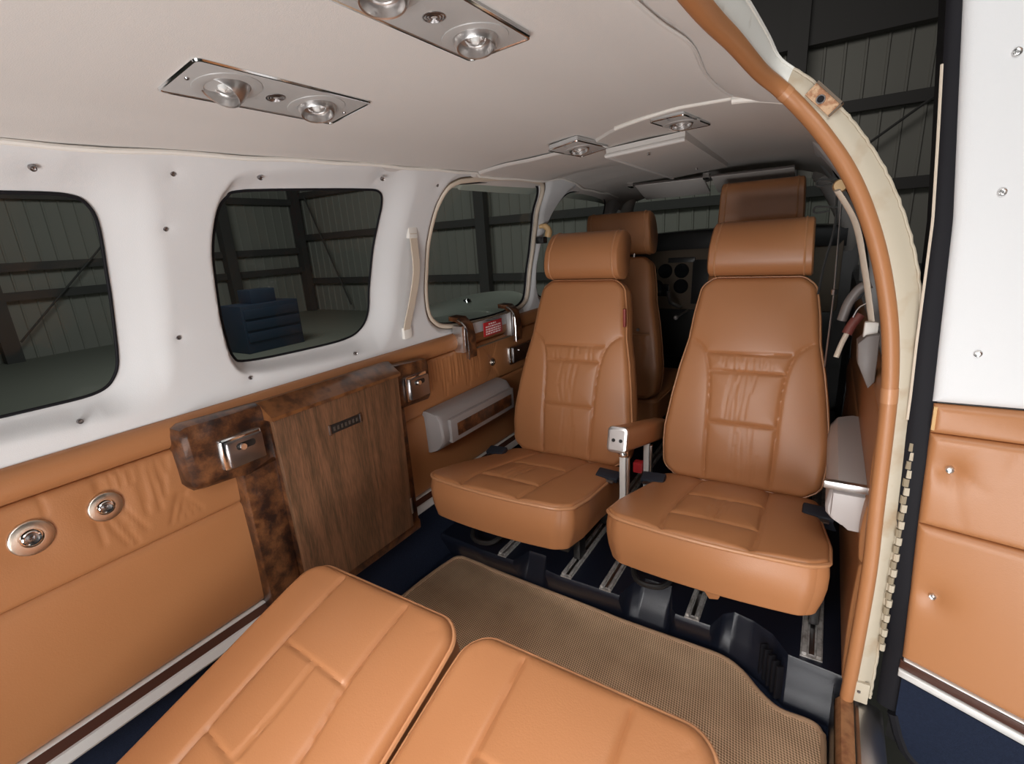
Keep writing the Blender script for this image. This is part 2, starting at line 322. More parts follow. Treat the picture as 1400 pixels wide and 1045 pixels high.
WIN = {
 1: [(-.06, .10), (.1, .107), (.248, .107), (.32, .106), (.348, .091), (.36, .051), (.364, -.043), (.359, -.146), (.346, -.191), (.315, -.213), (.242, -.216), (.1, -.214), (-.06, -.21), (-.10, -.15), (-.11, 0.0), (-.10, .07)],
 2: [(.586, .122), (.729, .131), (.88, .137), (.935, .134), (.957, .108), (.960, .06), (.956, -.093), (.95, -.165), (.92, -.207), (.857, -.226), (.704, -.226), (.59, -.220), (.563, -.204), (.553, -.15), (.544, -.035), (.541, .034), (.548, .088), (.561, .111)],
 3: [(1.253, .169), (1.427, .182), (1.62, .184), (1.685, .165), (1.73, .10), (1.795, -.03), (1.798, -.20), (1.75, -.255), (1.62, -.268), (1.45, -.268), (1.273, -.255), (1.208, -.23), (1.18, -.185), (1.170, -.073), (1.158, .053), (1.163, .135), (1.195, .16)],
 4: [(1.875, .02), (1.884, .10), (1.91, .155), (1.982, .175), (2.193, .178), (2.36, .15), (2.46, .07), (2.5, -.05), (2.5, -.2), (2.43, -.24), (2.2, -.25), (1.95, -.25), (1.89, -.2), (1.875, -.1)]}
WIN = {k: crom(v, 8, True) for k, v in WIN.items()}
def sdf(Y, Z, poly):
    P = np.vstack([poly, poly[:1]]); D = segdist(Y, Z, [P]); ins = np.zeros(Y.shape, bool)
    for (y0, z0), (y1, z1) in zip(P[:-1], P[1:]):
        c = ((z0 > Z) != (z1 > Z)) & (Y < (y1 - y0) * (Z - z0) / (z1 - z0 + 1e-15) + y0); ins ^= c
    return np.where(ins, -D, D)
def upper_panel(name, side, y0, y1, wins, extra=(), **k):
    st = 0.0042; ys = np.arange(y0, y1, st); zs = np.arange(-.302, .214, st); Y, Z = np.meshgrid(ys, zs, indexing='ij')
    Y0, Z0 = Y.copy(), Z.copy(); off = np.zeros(Y.shape); kill = np.zeros(Y.shape, bool)
    for i in wins:
        P = WIN[i]; c = P.mean(0); near = (Y0 > P[:, 0].min() - .1) & (Y0 < P[:, 0].max() + .1); sd = np.full(Y.shape, 9.0); sd[near] = sdf(Y0[near], Z0[near], P)
        gy, gz = np.gradient(sd, st, axis=0), np.gradient(sd, st, axis=1); sn = np.abs(sd) < st * .62
        Y = np.where(sn, Y0 - sd * gy, Y); Z = np.where(sn, Z0 - sd * gz, Z); sd2 = np.where(sn, 0, sd); kill |= sd2 < -1e-6
        half = (P[:, 0].max() - P[:, 0].min()) / 2; q = np.clip((Y0 - c[0]) / half, -1, 1)
        b = np.interp(q, [-1, -.8, .6, 1], [.022, .03, .05, .085] if i < 3 else [.03, .035, .04, .05]); tt = np.clip(1 - np.maximum(sd2, 0) / b, 0, 1)
        off -= (.034 if i < 3 else .024) * (tt * tt * (3 - 2 * tt)) ** 1.1
    for (py, pz) in extra: off -= .0045 * np.exp(-np.hypot(Y - py, Z - pz) / .012)
    off += .0008 * np.sin(Y * 9 + 1.0) * np.sin(Z * 12)
    X = xw(Z) + off
    if side == 'right': X = MIR - X
    F = []; nu, nv = Y.shape
    for i in range(nu - 1):
        for j in range(nv - 1):
            if not (kill[i, j] or kill[i + 1, j] or kill[i, j + 1] or kill[i + 1, j + 1]): F.append((i * nv + j, (i + 1) * nv + j, (i + 1) * nv + j + 1, i * nv + j + 1))
    return M(name, np.stack([X, Y, Z], -1), F, WHITE, None, **k)
SCR = [(.277, .134), (.452, .139), (.604, .142), (.907, .157), (1.108, .154), (.445, .056), (.45, -.139), (.274, -.249), (.575, -.253), (.868, -.265)]
WL = struct(upper_panel('wall_left', 'left', -.35, 2.56, (1, 2, 3, 4), SCR, label='white upholstered cabin side wall with tan leather lower panels', cat='wall'))
for (y, z) in SCR: disc_screw('screw', (xw(z) - (.0045 if z > .05 else .0022), y, z), (1, 0, -0.5 if z > 0.05 else 0), .0038, STEEL, WL)

def wall_pad(name, y0, y1, z0, z1, m, parent, side='left', puff=.012, seams=(), wr=(), dents=(), step=.006, re=.012, base=0.0):
    s = axis(y1 - y0, .006, step); t = axis(z1 - z0, re, step); Y, Z = np.meshgrid(y0 + s * (y1 - y0), z0 + t * (z1 - z0), indexing='ij')
    d = np.minimum(np.minimum(Y - y0, y1 - Y) * 2, np.minimum(Z - z0, z1 - Z)); e = np.sqrt(np.clip(1 - (1 - np.clip(d / re, 0, 1)) ** 2, 0, 1))
    tz = (Z - z0) / (z1 - z0); H = base + puff * e * (.75 + .25 * np.sin(np.pi * tz)) + seamh(Y, Z, seams, wr, wd=.0021, ww=.0036)
    for (py, pz, r, dd) in dents: H -= dd * np.exp(-(np.hypot(Y - py, Z - pz) / r) ** 1.5)
    X = xw(Z) + H
    if side == 'right': X = MIR - X
    return surf(name, np.stack([X, Y, Z], -1), m, parent)
Y0L, Y1L = -.35, 2.3
rnd = random.Random(7)
wall_pad('leather_roll', Y0L, Y1L, -.345, -.288, LEATHERW, WL, puff=.022, re=.02)
wr = []
for y in (.19, .262, .272, .283, .297, .31, .33): wr.append([(y, -.345), (y + .004, -.365), (y + .003, -.38)])
wr += [[(.262, -.42), (.272, -.46), (.284, -.49)], [(.29, -.415), (.302, -.445), (.317, -.475)], [(.275, -.42), (.284, -.45), (.298, -.495)], [(.28, -.415), (.295, -.46)], [(.268, -.35), (.268, -.375)], [(.25, -.42), (.25, -.47)]]
for i in range(22): y = 1.13 + i * .0125 + rnd.uniform(-.004, .004); wr.append([(y, -.352), (y + rnd.uniform(-.004, .004), -.352 - rnd.uniform(.06, .13))])
for i in range(8): y = .32 + i * .008; wr.append([(y, -.35), (y + rnd.uniform(-.006, .006), -.35 - rnd.uniform(.02, .1))])
for i in range(6): y = 1.42 + i * .02; wr.append([(y, -.352), (1.482, -.425)]); wr.append([(y, -.512), (1.482, -.44)])
for i in range(5): wr.append([(.385 + rnd.uniform(-.01, .012), -.435), (.385 + (i - 2) * .014, -.485)])
wall_pad('pleated_leather_panel', Y0L, Y1L, -.512, -.345, LEATHERW, WL, puff=.016, re=.012, wr=wr, dents=[(.268, -.405, .035, .01), (.168, -.408, .04, .008), (1.482, -.435, .025, .009)], step=.0045)
wall_pad('lower_leather_panel', Y0L, Y1L, -.768, -.508, LEATHERW, WL, puff=.018, re=.016, step=.012)
def strip(name, z0, z1, x0, m, parent, y0=Y0L, y1=Y1L): return box(name, x0 - .03, x0, y0, y1, z0, z1, m, parent, .0018)
def rstrip(name, pr_, m): return surf(name, [[(x, y, z) for x, z in pr_] for y in np.linspace(Y0L, Y1L, 6)], m, WL)
rstrip('chrome_bead', [(-1.05, -.7685), (-1.0365, -.7685), (-1.0345, -.7698), (-1.0345, -.7714), (-1.037, -.7725)], BRIGHT); rstrip('wood_strip', [(-1.037, -.7725), (-1.029, -.7895)], BROWNW); rstrip('chrome_strip', [(-1.030, -.7893), (-1.024, -.790), (-1.014, -.8045), (-1.016, -.809), (-1.05, -.809)], BRIGHT)
zs = np.linspace(-.803, -1.05, 14); prof = np.stack([-1.052 + .02 * ((-.795 - zs) / .255) ** 2, zs], 1)
surf('kick_carpet', [[(x, y, z) for x, z in prof] for y in np.linspace(Y0L, Y1L, 30)], NAVY, WL)

def window(num, i, side='left', gm=BLACK, gr=.0026, off=-.032):
    P = WIN[i]; n = len(P); Z = P[:, 1]; X = xw(Z) + off; pts = np.stack([X, P[:, 0], Z], 1)
    c = pts.mean(0); c[0] = xw(c[2]) + off - .008; m2 = (pts + c) / 2; m2[:, 0] = xw(m2[:, 2]) + off - .004
    vs = np.vstack([pts - V(.002, 0, 0), m2 - V(.002, 0, 0), [c]]); 
    if side == 'right': vs[:, 0] = MIR - vs[:, 0]; pts[:, 0] = MIR - pts[:, 0]
    F = [(j, (j + 1) % n, n + (j + 1) % n, n + j) for j in range(n)] + [(n + j, n + (j + 1) % n, 2 * n) for j in range(n)]
    o = struct(M('window_%d' % num, vs, F, GLASS, None))
    tube('window_gasket', pts, gr, gm, o, seg=8, closed=True); return o, pts
window(1, 1); window(2, 2)
w3, p3 = window(3, 3, gm=BLACK, gr=.004, off=-.024)
q = p3.copy(); cc = q.mean(0); d = q - cc; d /= np.linalg.norm(d, axis=1)[:, None]; q = q + d * .009; q[:, 0] = xw(q[:, 2]) - .012
tube('trim_ring', q, .0085, BEIGE, w3, seg=10, closed=True); q2 = q + d * .0085; q2[:, 0] += .004; tube('ring_edge', q2, .0022, PANELM, w3, seg=6, closed=True)
window(4, 4, off=-.022)

# ceiling
sm = [(-.215, .35), (-.21, .50), (-.206, .62), (-.2, .698), (-.188, .798), (-.201, .958), (-.198, 1.071), (-.19, 1.135)]
sm = crom(sm, 6)
def ceil_edge(y): return np.interp(y, [-.4, .5, .8, 1.0, 1.2, 1.4, 3], [-.16, -.155, -.135, -.095, -.04, -.02, -.02])
def fwd_y(x): return np.interp(x, [-.9, -.74, -.577, -.474, -.382, -.19, -.02], [1.235, 1.295, 1.325, 1.245, 1.205, 1.155, 1.155])
us = np.linspace(0, 1, 130); vs_ = np.linspace(0, 1, 190); U, Q = np.meshgrid(us, vs_, indexing='ij')
def ceilgrid(f0, f1, z_off, le):
    X0 = np.full(U.shape, -.5); 
    for _ in range(3):
        Y = f0(X0) + Q * (f1(X0) - f0(X0)); xl = le(Y); X0 = xl + U * (ceil_edge(Y) - xl)
    return X0, Y
le = lambda y: np.full(np.shape(y), -.945)
def lift(x, y): return np.interp(y, [-.4, .3, .6, .8, 1.0, 1.4, 1.65, 1.76, 1.9, 2.0, 2.3, 2.7], [-.012, -.010, .0, .008, .012, .016, .020, .034, .026, .016, .012, -.01]) * np.clip((-x - .55) / .3, 0, 1)
def zcl(x, y): return zc(x) + lift(x, y)
X, Y = ceilgrid(lambda x: np.full(x.shape, -.35), lambda x: fwd_y(x) + .02, 0, le); Z = zcl(X, Y) + .003 * np.sin(Y * 5 + X * 7) + seamh(X, Y, [sm], d=-.0025, w_=.004, d2=0) - .012 * np.clip((X - np.interp(Y, sm[:, 1], sm[:, 0])) / .05, 0, 1) * (Y < 1.15)
CE = struct(surf('ceiling', np.stack([X, Y, Z], -1), CEIL, None, label='beige padded headliner over the cabin', cat='ceiling'))
X, Y = ceilgrid(fwd_y, lambda x: np.full(x.shape, 2.62), 0, le); Z = zcl(X, Y) - .006 + .002 * np.sin(Y * 4 + X * 9) - .02 * np.clip((Y - 2.0) / .6, 0, 1) ** 2
tz = np.clip((Y - fwd_y(X)) / .012, 0, 1); Z = Z + .007 * (1 - np.sqrt(np.clip(1 - (1 - tz) ** 2, 0, 1)))
surf('forward_headliner', np.stack([X, Y, Z], -1), CEILD, CE)
xs = np.linspace(-.46, -.19, 30); tube('headliner_bead', np.stack([xs, fwd_y(xs) - .004, zc(xs) - .003], 1), .0045, TRIMW, CE, seg=8)
xs = np.linspace(-.19, -.04, 16); tube('headliner_lip', np.stack([xs, fwd_y(xs) - .006, zc(xs) - .008], 1), .007, TRIMW, CE, seg=8)
tube('seam_bead', np.stack([sm[:, 0], sm[:, 1], zc(sm[:, 0]) - .002], 1), .0028, CEILD, CE, seg=6)
ys = np.linspace(-.35, 2.5, 130); zt_ = np.linspace(.10, .25, 400); eb_ = []
for y in ys:
    d_ = zcl(xw(zt_), y) - (.006 if y > 1.25 else 0) - zt_ + .002 * math.sin(y * 5 - 6.2); i = int(np.argmin(np.abs(d_))); eb_.append((xw(zt_[i]) + .003, y, zt_[i] - .003 + .0012 * math.sin(y * 31)))
tube('edge_bead', eb_, .0042, TRIMW, CE, seg=8)

# right wall ahead of the door
SR = [(1.108, .13), (1.95, .1)]
WR = struct(upper_panel('wall_right', 'right', 1.06, 2.56, (3, 4), (), label='white upholstered right cabin wall ahead of the open door', cat='wall'))
window(5, 3, 'right', off=-.024); window(6, 4, 'right', off=-.022)
for nm, z0, z1, pf in (('leather_roll', -.345, -.288, .016), ('leather_panel', -.512, -.345, .014), ('leather_panel', -.64, -.512, .016), ('lower_leather_panel', -.93, -.64, .014)):
    wall_pad(nm, 1.03, 2.3, z0, z1, LEATHERW, WR, side='right', puff=pf, step=.014)

# floor, raised seat floor with footwells, mat
FL = struct(surf('floor', [[(x, y, -1.05) for x in (-1.06, .14)] for y in (-.4, 3.0)], NAVY, None, label='navy carpeted cabin floor', cat='floor'))
RX = [(-1.04, 1.13, 1.10), (-.9, 1.13, 1.09), (-.86, 1.125, 1.085), (-.74, 1.125, 1.085), (-.72, 1.12, 1.15), (-.66, 1.12, 1.15), (-.63, 1.12, 1.09), (-.59, 1.12, 1.085), (-.40, 1.12, 1.085), (-.385, 1.12, 1.15), (-.36, 1.12, 1.185), (-.285, 1.12, 1.185), (-.262, 1.12, 1.10), (-.25, 1.12, 1.085), (-.165, 1.12, 1.085), (-.145, 1.118, 1.14), (-.12, 1.11, 1.16), (-.075, 1.09, 1.15), (-.03, 1.06, 1.125), (.006, 1.028, 1.075), (.06, 1.024, 1.07), (.11, 1.02, 1.065)]
RX = np.array(RX); xs = np.unique(np.concatenate([RX[:, 0], np.linspace(-1.04, .11, 90)])); yb = np.interp(xs, RX[:, 0], RX[:, 1]); yt = np.interp(xs, RX[:, 0], RX[:, 2])
rows = []
for x, b, t in zip(xs, yb, yt):
    yt2 = t + .006; rows.append([(x, b, -1.05), (x, b, -1.04), (x, b + (t - b) * .5, -1.0), (x, t, -.965), (x, t + .001, -.956), (x, yt2, -.950), (x, t + .02, -.95), (x, 1.3, -.952), (x, 2.9, -.952)])
RI = surf('seat_riser', rows, NAVYP, FL)
for i in range(5):
    x = -.042 + i * .0095; y = 1.10 - i * .0135
    f_ = Fr((x, y - .012, -1.035), (.6, -.8, 0), (0, .25, 1)); box('vent_slot', -.003, .003, 0, .075, -.004, .012, BLACK, FL, .001, f_)
MATP = [(-1.02, .60), (-1.025, .905), (-1.005, 1.09), (-.985, 1.123), (-.95, 1.127), (-.785, 1.117), (-.5, 1.108), (-.388, 1.103), (-.202, 1.103), (-.131, 1.10), (-.085, 1.078), (-.04, 1.034), (.004, 1.006), (.06, 1.006), (.082, .99), (.089, .93), (.09, .5), (.07, -.2), (-.95, -.2)]
MATP = crom(MATP, 4, True); cm = MATP.mean(0); dd = (MATP - cm) / np.linalg.norm(MATP - cm, axis=1)[:, None]
T1 = thing('carpet_mat', (-.45, .7, -1.05), 'tan woven carpet mat with bound edge between the facing seat rows', 'mat')
prism('woven_carpet', [tuple(p) for p in MATP], -1.05, -1.038, WEAVE, T1, .003)
mb = MATP - dd * .004; tube('bound_edge', np.column_stack([mb, np.full(len(mb), -1.0395)]), .0065, mat('mat_binding', (0.40, 0.25, 0.15), 0.8), T1, seg=8, closed=True)

# door jamb: leather roll, painted frame, sill
TP = [(-.150, -.35, .222), (-.150, .30, .226), (-.147, .627, .230), (-.135, .80, .232), (-.118, .93, .222), (-.098, .985, .209), (-.070, 1.0, .181), (-.033, 1.0, .136), (.007, 1.0, .077), (.038, 1.0, .014), (.065, 1.0, -.06), (.086, 1.0, -.142), (.098, 1.0, -.214), (.105, 1.0, -.289), (.109, 1.0, -.396), (.112, 1.0, -.51), (.116, 1.0, -.632), (.115, 1.0, -.782), (.113, 1.0, -.89), (.112, 1.0, -.935)]
TPc = crom(TP, 7); JR = struct(tube('trim_1', TPc + V(.002, 0, 0), .0122, LEATHERW, None, seg=16))
for k_ in (5.35, 12.9): i = int(k_ * 7); tube('roll_band', TPc[i:i + 3] + V(.002, 0, 0), .0127, PIPING, JR, seg=16)
OUT = [(-.140, -.35, .262), (-.140, .30, .266), (-.134, .62, .274), (-.122, .80, .279), (-.109, .92, .268), (-.094, .985, .246), (-.05, 1.01, .213), (-.006, 1.01, .165), (.026, 1.01, .123), (.059, 1.01, .07), (.086, 1.01, .014), (.110, 1.01, -.052), (.127, 1.01, -.12), (.139, 1.01, -.212), (.146, 1.01, -.362), (.148, 1.01, -.501), (.149, 1.01, -.685), (.152, 1.01, -.82), (.152, 1.01, -.90), (.152, 1.01, -.925)]
OUc = crom(OUT, 7)
def jambsurf(name, i0, i1, m):
    P = []
    for a, b in zip(TPc[i0:i1], OUc[i0:i1]): P.append([a * (1 - t) + b * t + V(0, -.006 * math.sin(math.pi * t), 0) for t in np.linspace(0, 1, 8)] + [b + V(.004, .03, 0), b + V(0, .09, 0)])
    return surf(name, P, m, None)
i5 = 5 * 7 + 3
TJ = struct(jambsurf('trim_2', i5, len(TPc), CREAM)); tube('frame_lip', OUc[i5:] + np.array([[.0007 * math.sin(i * 2.1), -.001, .0007 * math.sin(i * 3.1)] for i in range(len(OUc) - i5)]), (.0024), CREAM, TJ, seg=6)
TR = struct(jambsurf('trim_3', 0, i5 + 1, ROOFP)); tube('frame_lip', OUc[:i5 + 1], .003, ROOFP, TR, seg=6)
fs = Fr((-.031, .995, .181), (.69, 0, -.72), (.72, 0, .69))
box('latch_recess', -.026, .026, -.0115, .0125, -.012, .0, RUST, TJ, .0006, fs)
box('recess_shade', -.026, .026, .0085, .0125, -.004, .002, PANELM, TJ, .0005, fs); box('recess_shade', .0235, .026, -.0115, .0125, -.004, .002, PANELM, TJ, .0005, fs)  # dark brown strips stand in for shade along the recess edges
lathe('latch_hole', [(.0045, .0), (.005, .002), (.0066, .002), (.007, -.001)], STEEL, TJ, Fr(fs(-.003, -.003, 0), fs.u, fs.v), seg=14); lathe('latch_bore', [(0, .0012), (.0048, .0012)], BLACK, TJ, Fr(fs(-.003, -.003, 0), fs.u, fs.v), seg=14)
fb = Fr((.131, .998, -.905), (1, 0, 0), (0, 0, 1)); box('striker_plate', -.014, .016, -.026, .022, -.003, .004, CREAM, TJ, .001, fb); lathe('screw', [(0, .006), (.003, .006), (.0035, .003)], STEEL, TJ, fb, seg=10)
SI = struct(surf('trim_4', [[(.128, y, -.945), (.134, y, -.938), (.150, y, -.940), (.168, y, -.946), (.176, y, -.956), (.178, y, -1.10)] for y in (-.4, .2, .7, .94, 1.012)], ALU, None))
surf('leather_sill', [[(.094, y, -1.04), (.096, y, -.948), (.104, y, -.936), (.116, y, -.935), (.126, y, -.942), (.128, y, -.97)] for y in (-.4, .2, .7, 1.0)], mat('worn_leather', (.36, .17, .075), .5, bump=(120, .5, 4), var=(60, (.22, .09, .04), .4, .7)), SI)
surf('sill_lower_panel', [[(.093, y, -1.05), (.093, y, -.945)] for y in (-.4, 1.03)], BLACKP, SI)

# ================================================================== open cabin door
DZ = [-1.12, -.95, -.789, -.521, -.291, -.012, .273, .36]; DX = [.196, .195, .193, .18, .171, .157, .127, .117]
DA = [(-1.12, -24), (-.80, -23), (-.51, -12), (-.344, -4.6), (-.291, 1), (.0, 3), (.4, 3)]
def dpt(z, e, out=0.0):
    z, e, out = np.broadcast_arrays(np.asarray(z, float), e, out); a = np.radians(np.interp(z, [q[0] for q in DA], [q[1] for q in DA])); x0 = np.interp(z, DZ, DX)
    return np.stack([x0 + e * np.cos(a) + out * np.sin(a), 1.0 + e * np.sin(a) - out * np.cos(a), z], -1)
def dpad(name, z0, z1, m, parent, e0=.0, e1=.62, puff=.012, re=.012, dents=(), step=.01, wr=()):
    e0 -= .006
    s = axis(e1 - e0, re, step); t = axis(z1 - z0, re, step); E_, Z = np.meshgrid(e0 + s * (e1 - e0), z0 + t * (z1 - z0), indexing='ij')
    d = np.minimum(np.minimum(E_ - e0, e1 - E_), np.minimum(Z - z0, z1 - Z)); h = puff * np.sqrt(np.clip(1 - (1 - np.clip(d / re, 0, 1)) ** 2, 0, 1))
    for (pe, pz, r, dd) in dents: h = h - dd * np.exp(-(np.hypot(E_ - pe, Z - pz) / r) ** 1.2)
    if len(wr): h += seamh(E_, Z, [], wr, wd=.0009, ww=.006)
    return surf(name, dpt(Z, E_, h), m, parent)
zz = np.linspace(-1.0, .36, 40)
D1 = struct(surf('door_1', [[dpt(z, e, o) for e, o in ((.62, -.002), (0, -.002), (-.012, -.003), (-.013, -.04), (.62, -.05))] for z in zz], BLACKP, None, label='open cabin entry door in white and tan with navy kick panel', cat='door'))
dpad('upper_panel', -.293, .36, WHITE, D1, e0=-.002, puff=.012, re=.018, dents=[(.049, .197, .012, .006), (.043, .022, .012, .006), (.038, -.21, .012, .006)])
dpad('leather_roll', -.346, -.296, LEATHERW, D1, puff=.012)
dpad('leather_panel', -.512, -.346, LEATHERW, D1, puff=.014, dents=[(.025, -.405, .02, .014)], wr=[[(.06, -.36), (.03, -.40)], [(.07, -.43), (.03, -.405)], [(.10, -.36), (.09, -.40)], [(.13, -.355), (.125, -.41)], [(.05, -.50), (.028, -.41)]], step=.006)
dpad('lower_leather_panel', -.7945, -.512, LEATHERW, D1, puff=.014, dents=[(.026, -.645, .02, .013)], step=.006)
dpad('chrome_bead', -.802, -.795, BRIGHT, D1, e0=.003, puff=.010, re=.004); dpad('wood_strip', -.822, -.802, BROWNW, D1, e0=-.002, puff=.007, re=.003); dpad('chrome_strip', -.840, -.822, BRIGHT, D1, e0=-.002, puff=.010, re=.004)
E_, Q_ = np.meshgrid(np.linspace(0, .62, 50), np.linspace(0, 1, 14), indexing='ij'); zb = -.985 - .0 * E_ - .02 * (1 - np.exp(-E_ / .02)) + .10 * np.exp(-E_ / .012) * 0.6 - .12 * E_
Zk = -.84 + Q_ * (zb + .84); surf('kick_carpet', dpt(Zk, E_, .008), NAVY, D1)
eb = np.linspace(-.004, .62, 50); zbb = -.985 - .02 * (1 - np.exp(-np.maximum(eb, 0) / .02)) + .06 * np.exp(-np.maximum(eb, 0) / .012) - .12 * eb
tube('bottom_seal', dpt(zbb - .006, eb, .002), .011, BLACK, D1, seg=8)
SEAL = []
for z in np.linspace(.36, -.93, 60):
    wd = np.interp(z, [-.93, -.5, -.2, .1, .36], [.034, .036, .033, .026, .022])
    SEAL.append([dpt(z, -wd * t - .001, (.0045 * math.sin(math.pi * t) ** .5 - .001)) for t in np.linspace(0, 1, 8)] + [dpt(z, -wd - .002, -.04)])
surf('rubber_seal', SEAL, BLACK, D1)
zz2 = np.linspace(-.33, .20, 40); tube('seal_edge', dpt(zz2, -np.interp(zz2, [-.93, -.5, -.2, .1, .36], [.034, .036, .033, .026, .022]) - .002, .0), .002, BEIGE, D1, seg=6)
tube('seal_tab', dpt(np.linspace(-.34, -.30, 5), -.002, .006), .004, BEADY, D1, seg=6)
for e, z, m_ in ((.049, .197, CHROME), (.043, .022, CHROME), (.038, -.21, CHROME), (.025, -.405, CHROME), (.026, -.645, CHROME)):
    p = dpt(z, e, .009 if z > -.3 else .006); nn = dpt(z, e, 1) - dpt(z, e, 0); disc_screw('button', p, nn, .005, REFL, D1)
PW = crom([(.20, .08), (.27, .2), (.45, .22), (.58, .16), (.59, -.08), (.5, -.17), (.3, -.17), (.215, -.10)], 6, True); pw = dpt(PW[:, 1], PW[:, 0], .013)
M('window_pane', np.vstack([pw, [pw.mean(0)]]), [(i, (i + 1) % len(pw), len(pw)) for i in range(len(pw))], GLASS, D1); tube('window_gasket', pw, .006, BLACK, D1, seg=8, closed=True)
hz = np.linspace(-.37, -.80, 27); HN = thing('piano_hinge', (.15, 1.0, -.58), 'brass-coloured piano hinge between cream jamb and black door edge', 'hinge')
for i, (a, b) in enumerate(zip(hz[:-1], hz[1:])):
    x = np.interp((a + b) / 2, [-.8, -.5, -.36], [.1545, .151, .149]) + (.0015 if i % 2 else -.001)
    tube('hinge_knuckle', [(x, 1.004, a - .001), (x, 1.004, b + .001)], .005, CREAM if i % 2 else HINGEB, HN, seg=8)

# ================================================================== seats
def belt(fr, pts, parent, w_=.022, m=BLACKP):
    p = crom(pts, 5); v, f = tubegeo(fr(p[:, 0], p[:, 1], p[:, 2]), w_, 8, flat=.22); return M('seat_belt', v, f, m, parent)
BV = [0, .04, .10, .15, .25, .34, .42, .50, .57, .606]; BH = [.196, .21, .216, .216, .203, .188, .170, .162, .150, .142]
def gather(u0, u1, v0, v1, n, rg, sl=.0):
    o = []
    for i in range(n):
        u = rg.uniform(u0, u1); L = rg.uniform(.35, 1.0); s = rg.choice((0, 1)); a, b = (v0, v0 + (v1 - v0) * L) if s else (v1, v1 + (v0 - v1) * L); o.append([(u, a), (u + rg.uniform(-.008, .008) + sl, b)])
    return o
def cushion_back(root, fr, rg, details=True):
    wl = crom([(-.163, .425), (-.128, .400), (-.108, .364), (-.096, .3), (-.092, .214), (-.090, .106), (-.086, .0)], 4); wr_ = wl * [-1, 1]
    se = [wl, wr_, [(-.108, .382), (.108, .386)], [(-.095, .330), (.095, .333)], [(-.09, .183), (.088, .183)], ] if details else []
    sw = [crom([(.002, .326), (-.002, .26), (-.012, .19)], 4), crom([(.004, .178), (.008, .1), (.012, .01)], 4)] if details else []
    wr2 = (gather(-.07, .07, .333, .38, 16, rg) + gather(-.035, .03, .19, .325, 9, rg, -.008) + gather(-.02, .05, .01, .178, 10, rg) + sw) if details else []
    ps = lambda x, y, h: (x, y, h + .02 * np.cos((y - .12) / .5 * 2) - .012 + .10 * np.clip(y - .42, 0, 1) ** 2)
    return pad('backrest', fr, BV, [-h for h in BH], BH, .095, LEATHER, root, rc=.04, re=.018, crown=.016, seams=se, wr=wr2, post=ps, piping=PIPING, pr=.0036, step=.0045 if details else .009, back=.02, bulge=.006)
def headrest(root, fr, tilt=0.0, hw=.136, v0=.612, v1=.775):
    """a fat roll that curves back at the top"""
    na, nb = 40, 34; us = np.linspace(-1, 1, na); P = []
    for u in us:
        e = max(0.0, (abs(u) - .90) / .10); k = math.sqrt(max(0.0, 1 - e * e)) * .16 + .84 if e > 0 else 1.0; x = hw * (u if abs(u) < .9 else math.copysign(.9 + .1 * math.sin(e * math.pi / 2), u)); row = []
        for t in np.linspace(0, 2 * math.pi, nb, endpoint=False):
            c, s = math.cos(t), math.sin(t); cv = (v0 + v1) / 2 + (v1 - v0) / 2 * math.copysign(abs(s) ** .72, s) * (.5 + .5 * k); hh = .05 + .062 * math.copysign(abs(c) ** .68, c) * (.45 + .55 * k)
            hh -= .35 * max(0, cv - (v0 + v1) / 2) * 1.0; row.append((x * (1 - .06 * (cv - v0) / (v1 - v0)), cv, hh))
        P.append(row)
    P = np.array(P); vs = fr(P[..., 0], P[..., 1], P[..., 2]).reshape(-1, 3); f = gridfaces(na, nb, False, True) + [tuple(range(nb)), tuple(range((na - 1) * nb, na * nb))]
    o = M('headrest', vs, f, LEATHER, root)
    for i in (3, na - 4): tube('piping', fr(P[i, :, 0] * 1.0, P[i, :, 1], P[i, :, 2]), .0032, PIPING, o, seg=6, closed=True)
    return o
def seat_cushion(root, fr, rg, hw0=.222, hw1=.205, L=.47, T=.125):
    cs = [crom([(-.082, -.01), (-.095, .06), (-.094, .2), (-.088, .46)], 5), crom([(.090, -.01), (.096, .06), (.093, .2), (.088, .46)], 5), [(-.093, .092), (.093, .096)], [(-.092, .245), (.092, .262)]]
    wr_ = [crom([(-.004, .25), (-.010, .17), (-.006, .1)], 4)] + gather(-.03, .02, .10, .25, 7, rg)
    ps = lambda x, y, h: (x, y - .03 * (1 - np.clip(np.abs(x) / .24, 0, 1) ** 2) * np.clip(1 - y / .2, 0, 1) + .012 * np.clip((.08 - h) / .1, 0, 1) * np.clip(1 - y / .3, 0, 1), h)
    return pad('seat_cushion', fr, [0, .03, .12, .3, L], [-hw0 + .006, -hw0 - .004, -hw0 - .006, -hw1 - .006, -hw1], [hw0 - .006, hw0 + .004, hw0 + .006, hw1 + .006, hw1], T, LEATHER, root, rc=.032, re=.010, crown=.016, seams=cs, wr=wr_, post=ps, piping=PIPING, pr=.0048, step=.0045, back=.0, bulge=.008, puff=(.004, .004, .007, .02, .0026, .0038), inset=.05)
def seat_base(root, cx, y0, y1, zt, rails, zf=-.939):
    gs = [boxgeo(ID, cx - .18, cx + .18, y0 + .08, y1, zt - .03, zt, .004)]
    for rx in rails:
        gs.append(boxgeo(ID, rx - .012, rx + .012, y0 + .21, y1, zt - .06, zt - .02, .003)); 
        for yy in (y0 + .235, y1 - .05): gs.append(boxgeo(ID, rx - .011, rx + .011, yy - .022, yy + .022, zf, zt - .05, .004))
    v, f = join(gs); return M('seat_frame', v, f, BLACKP, root)

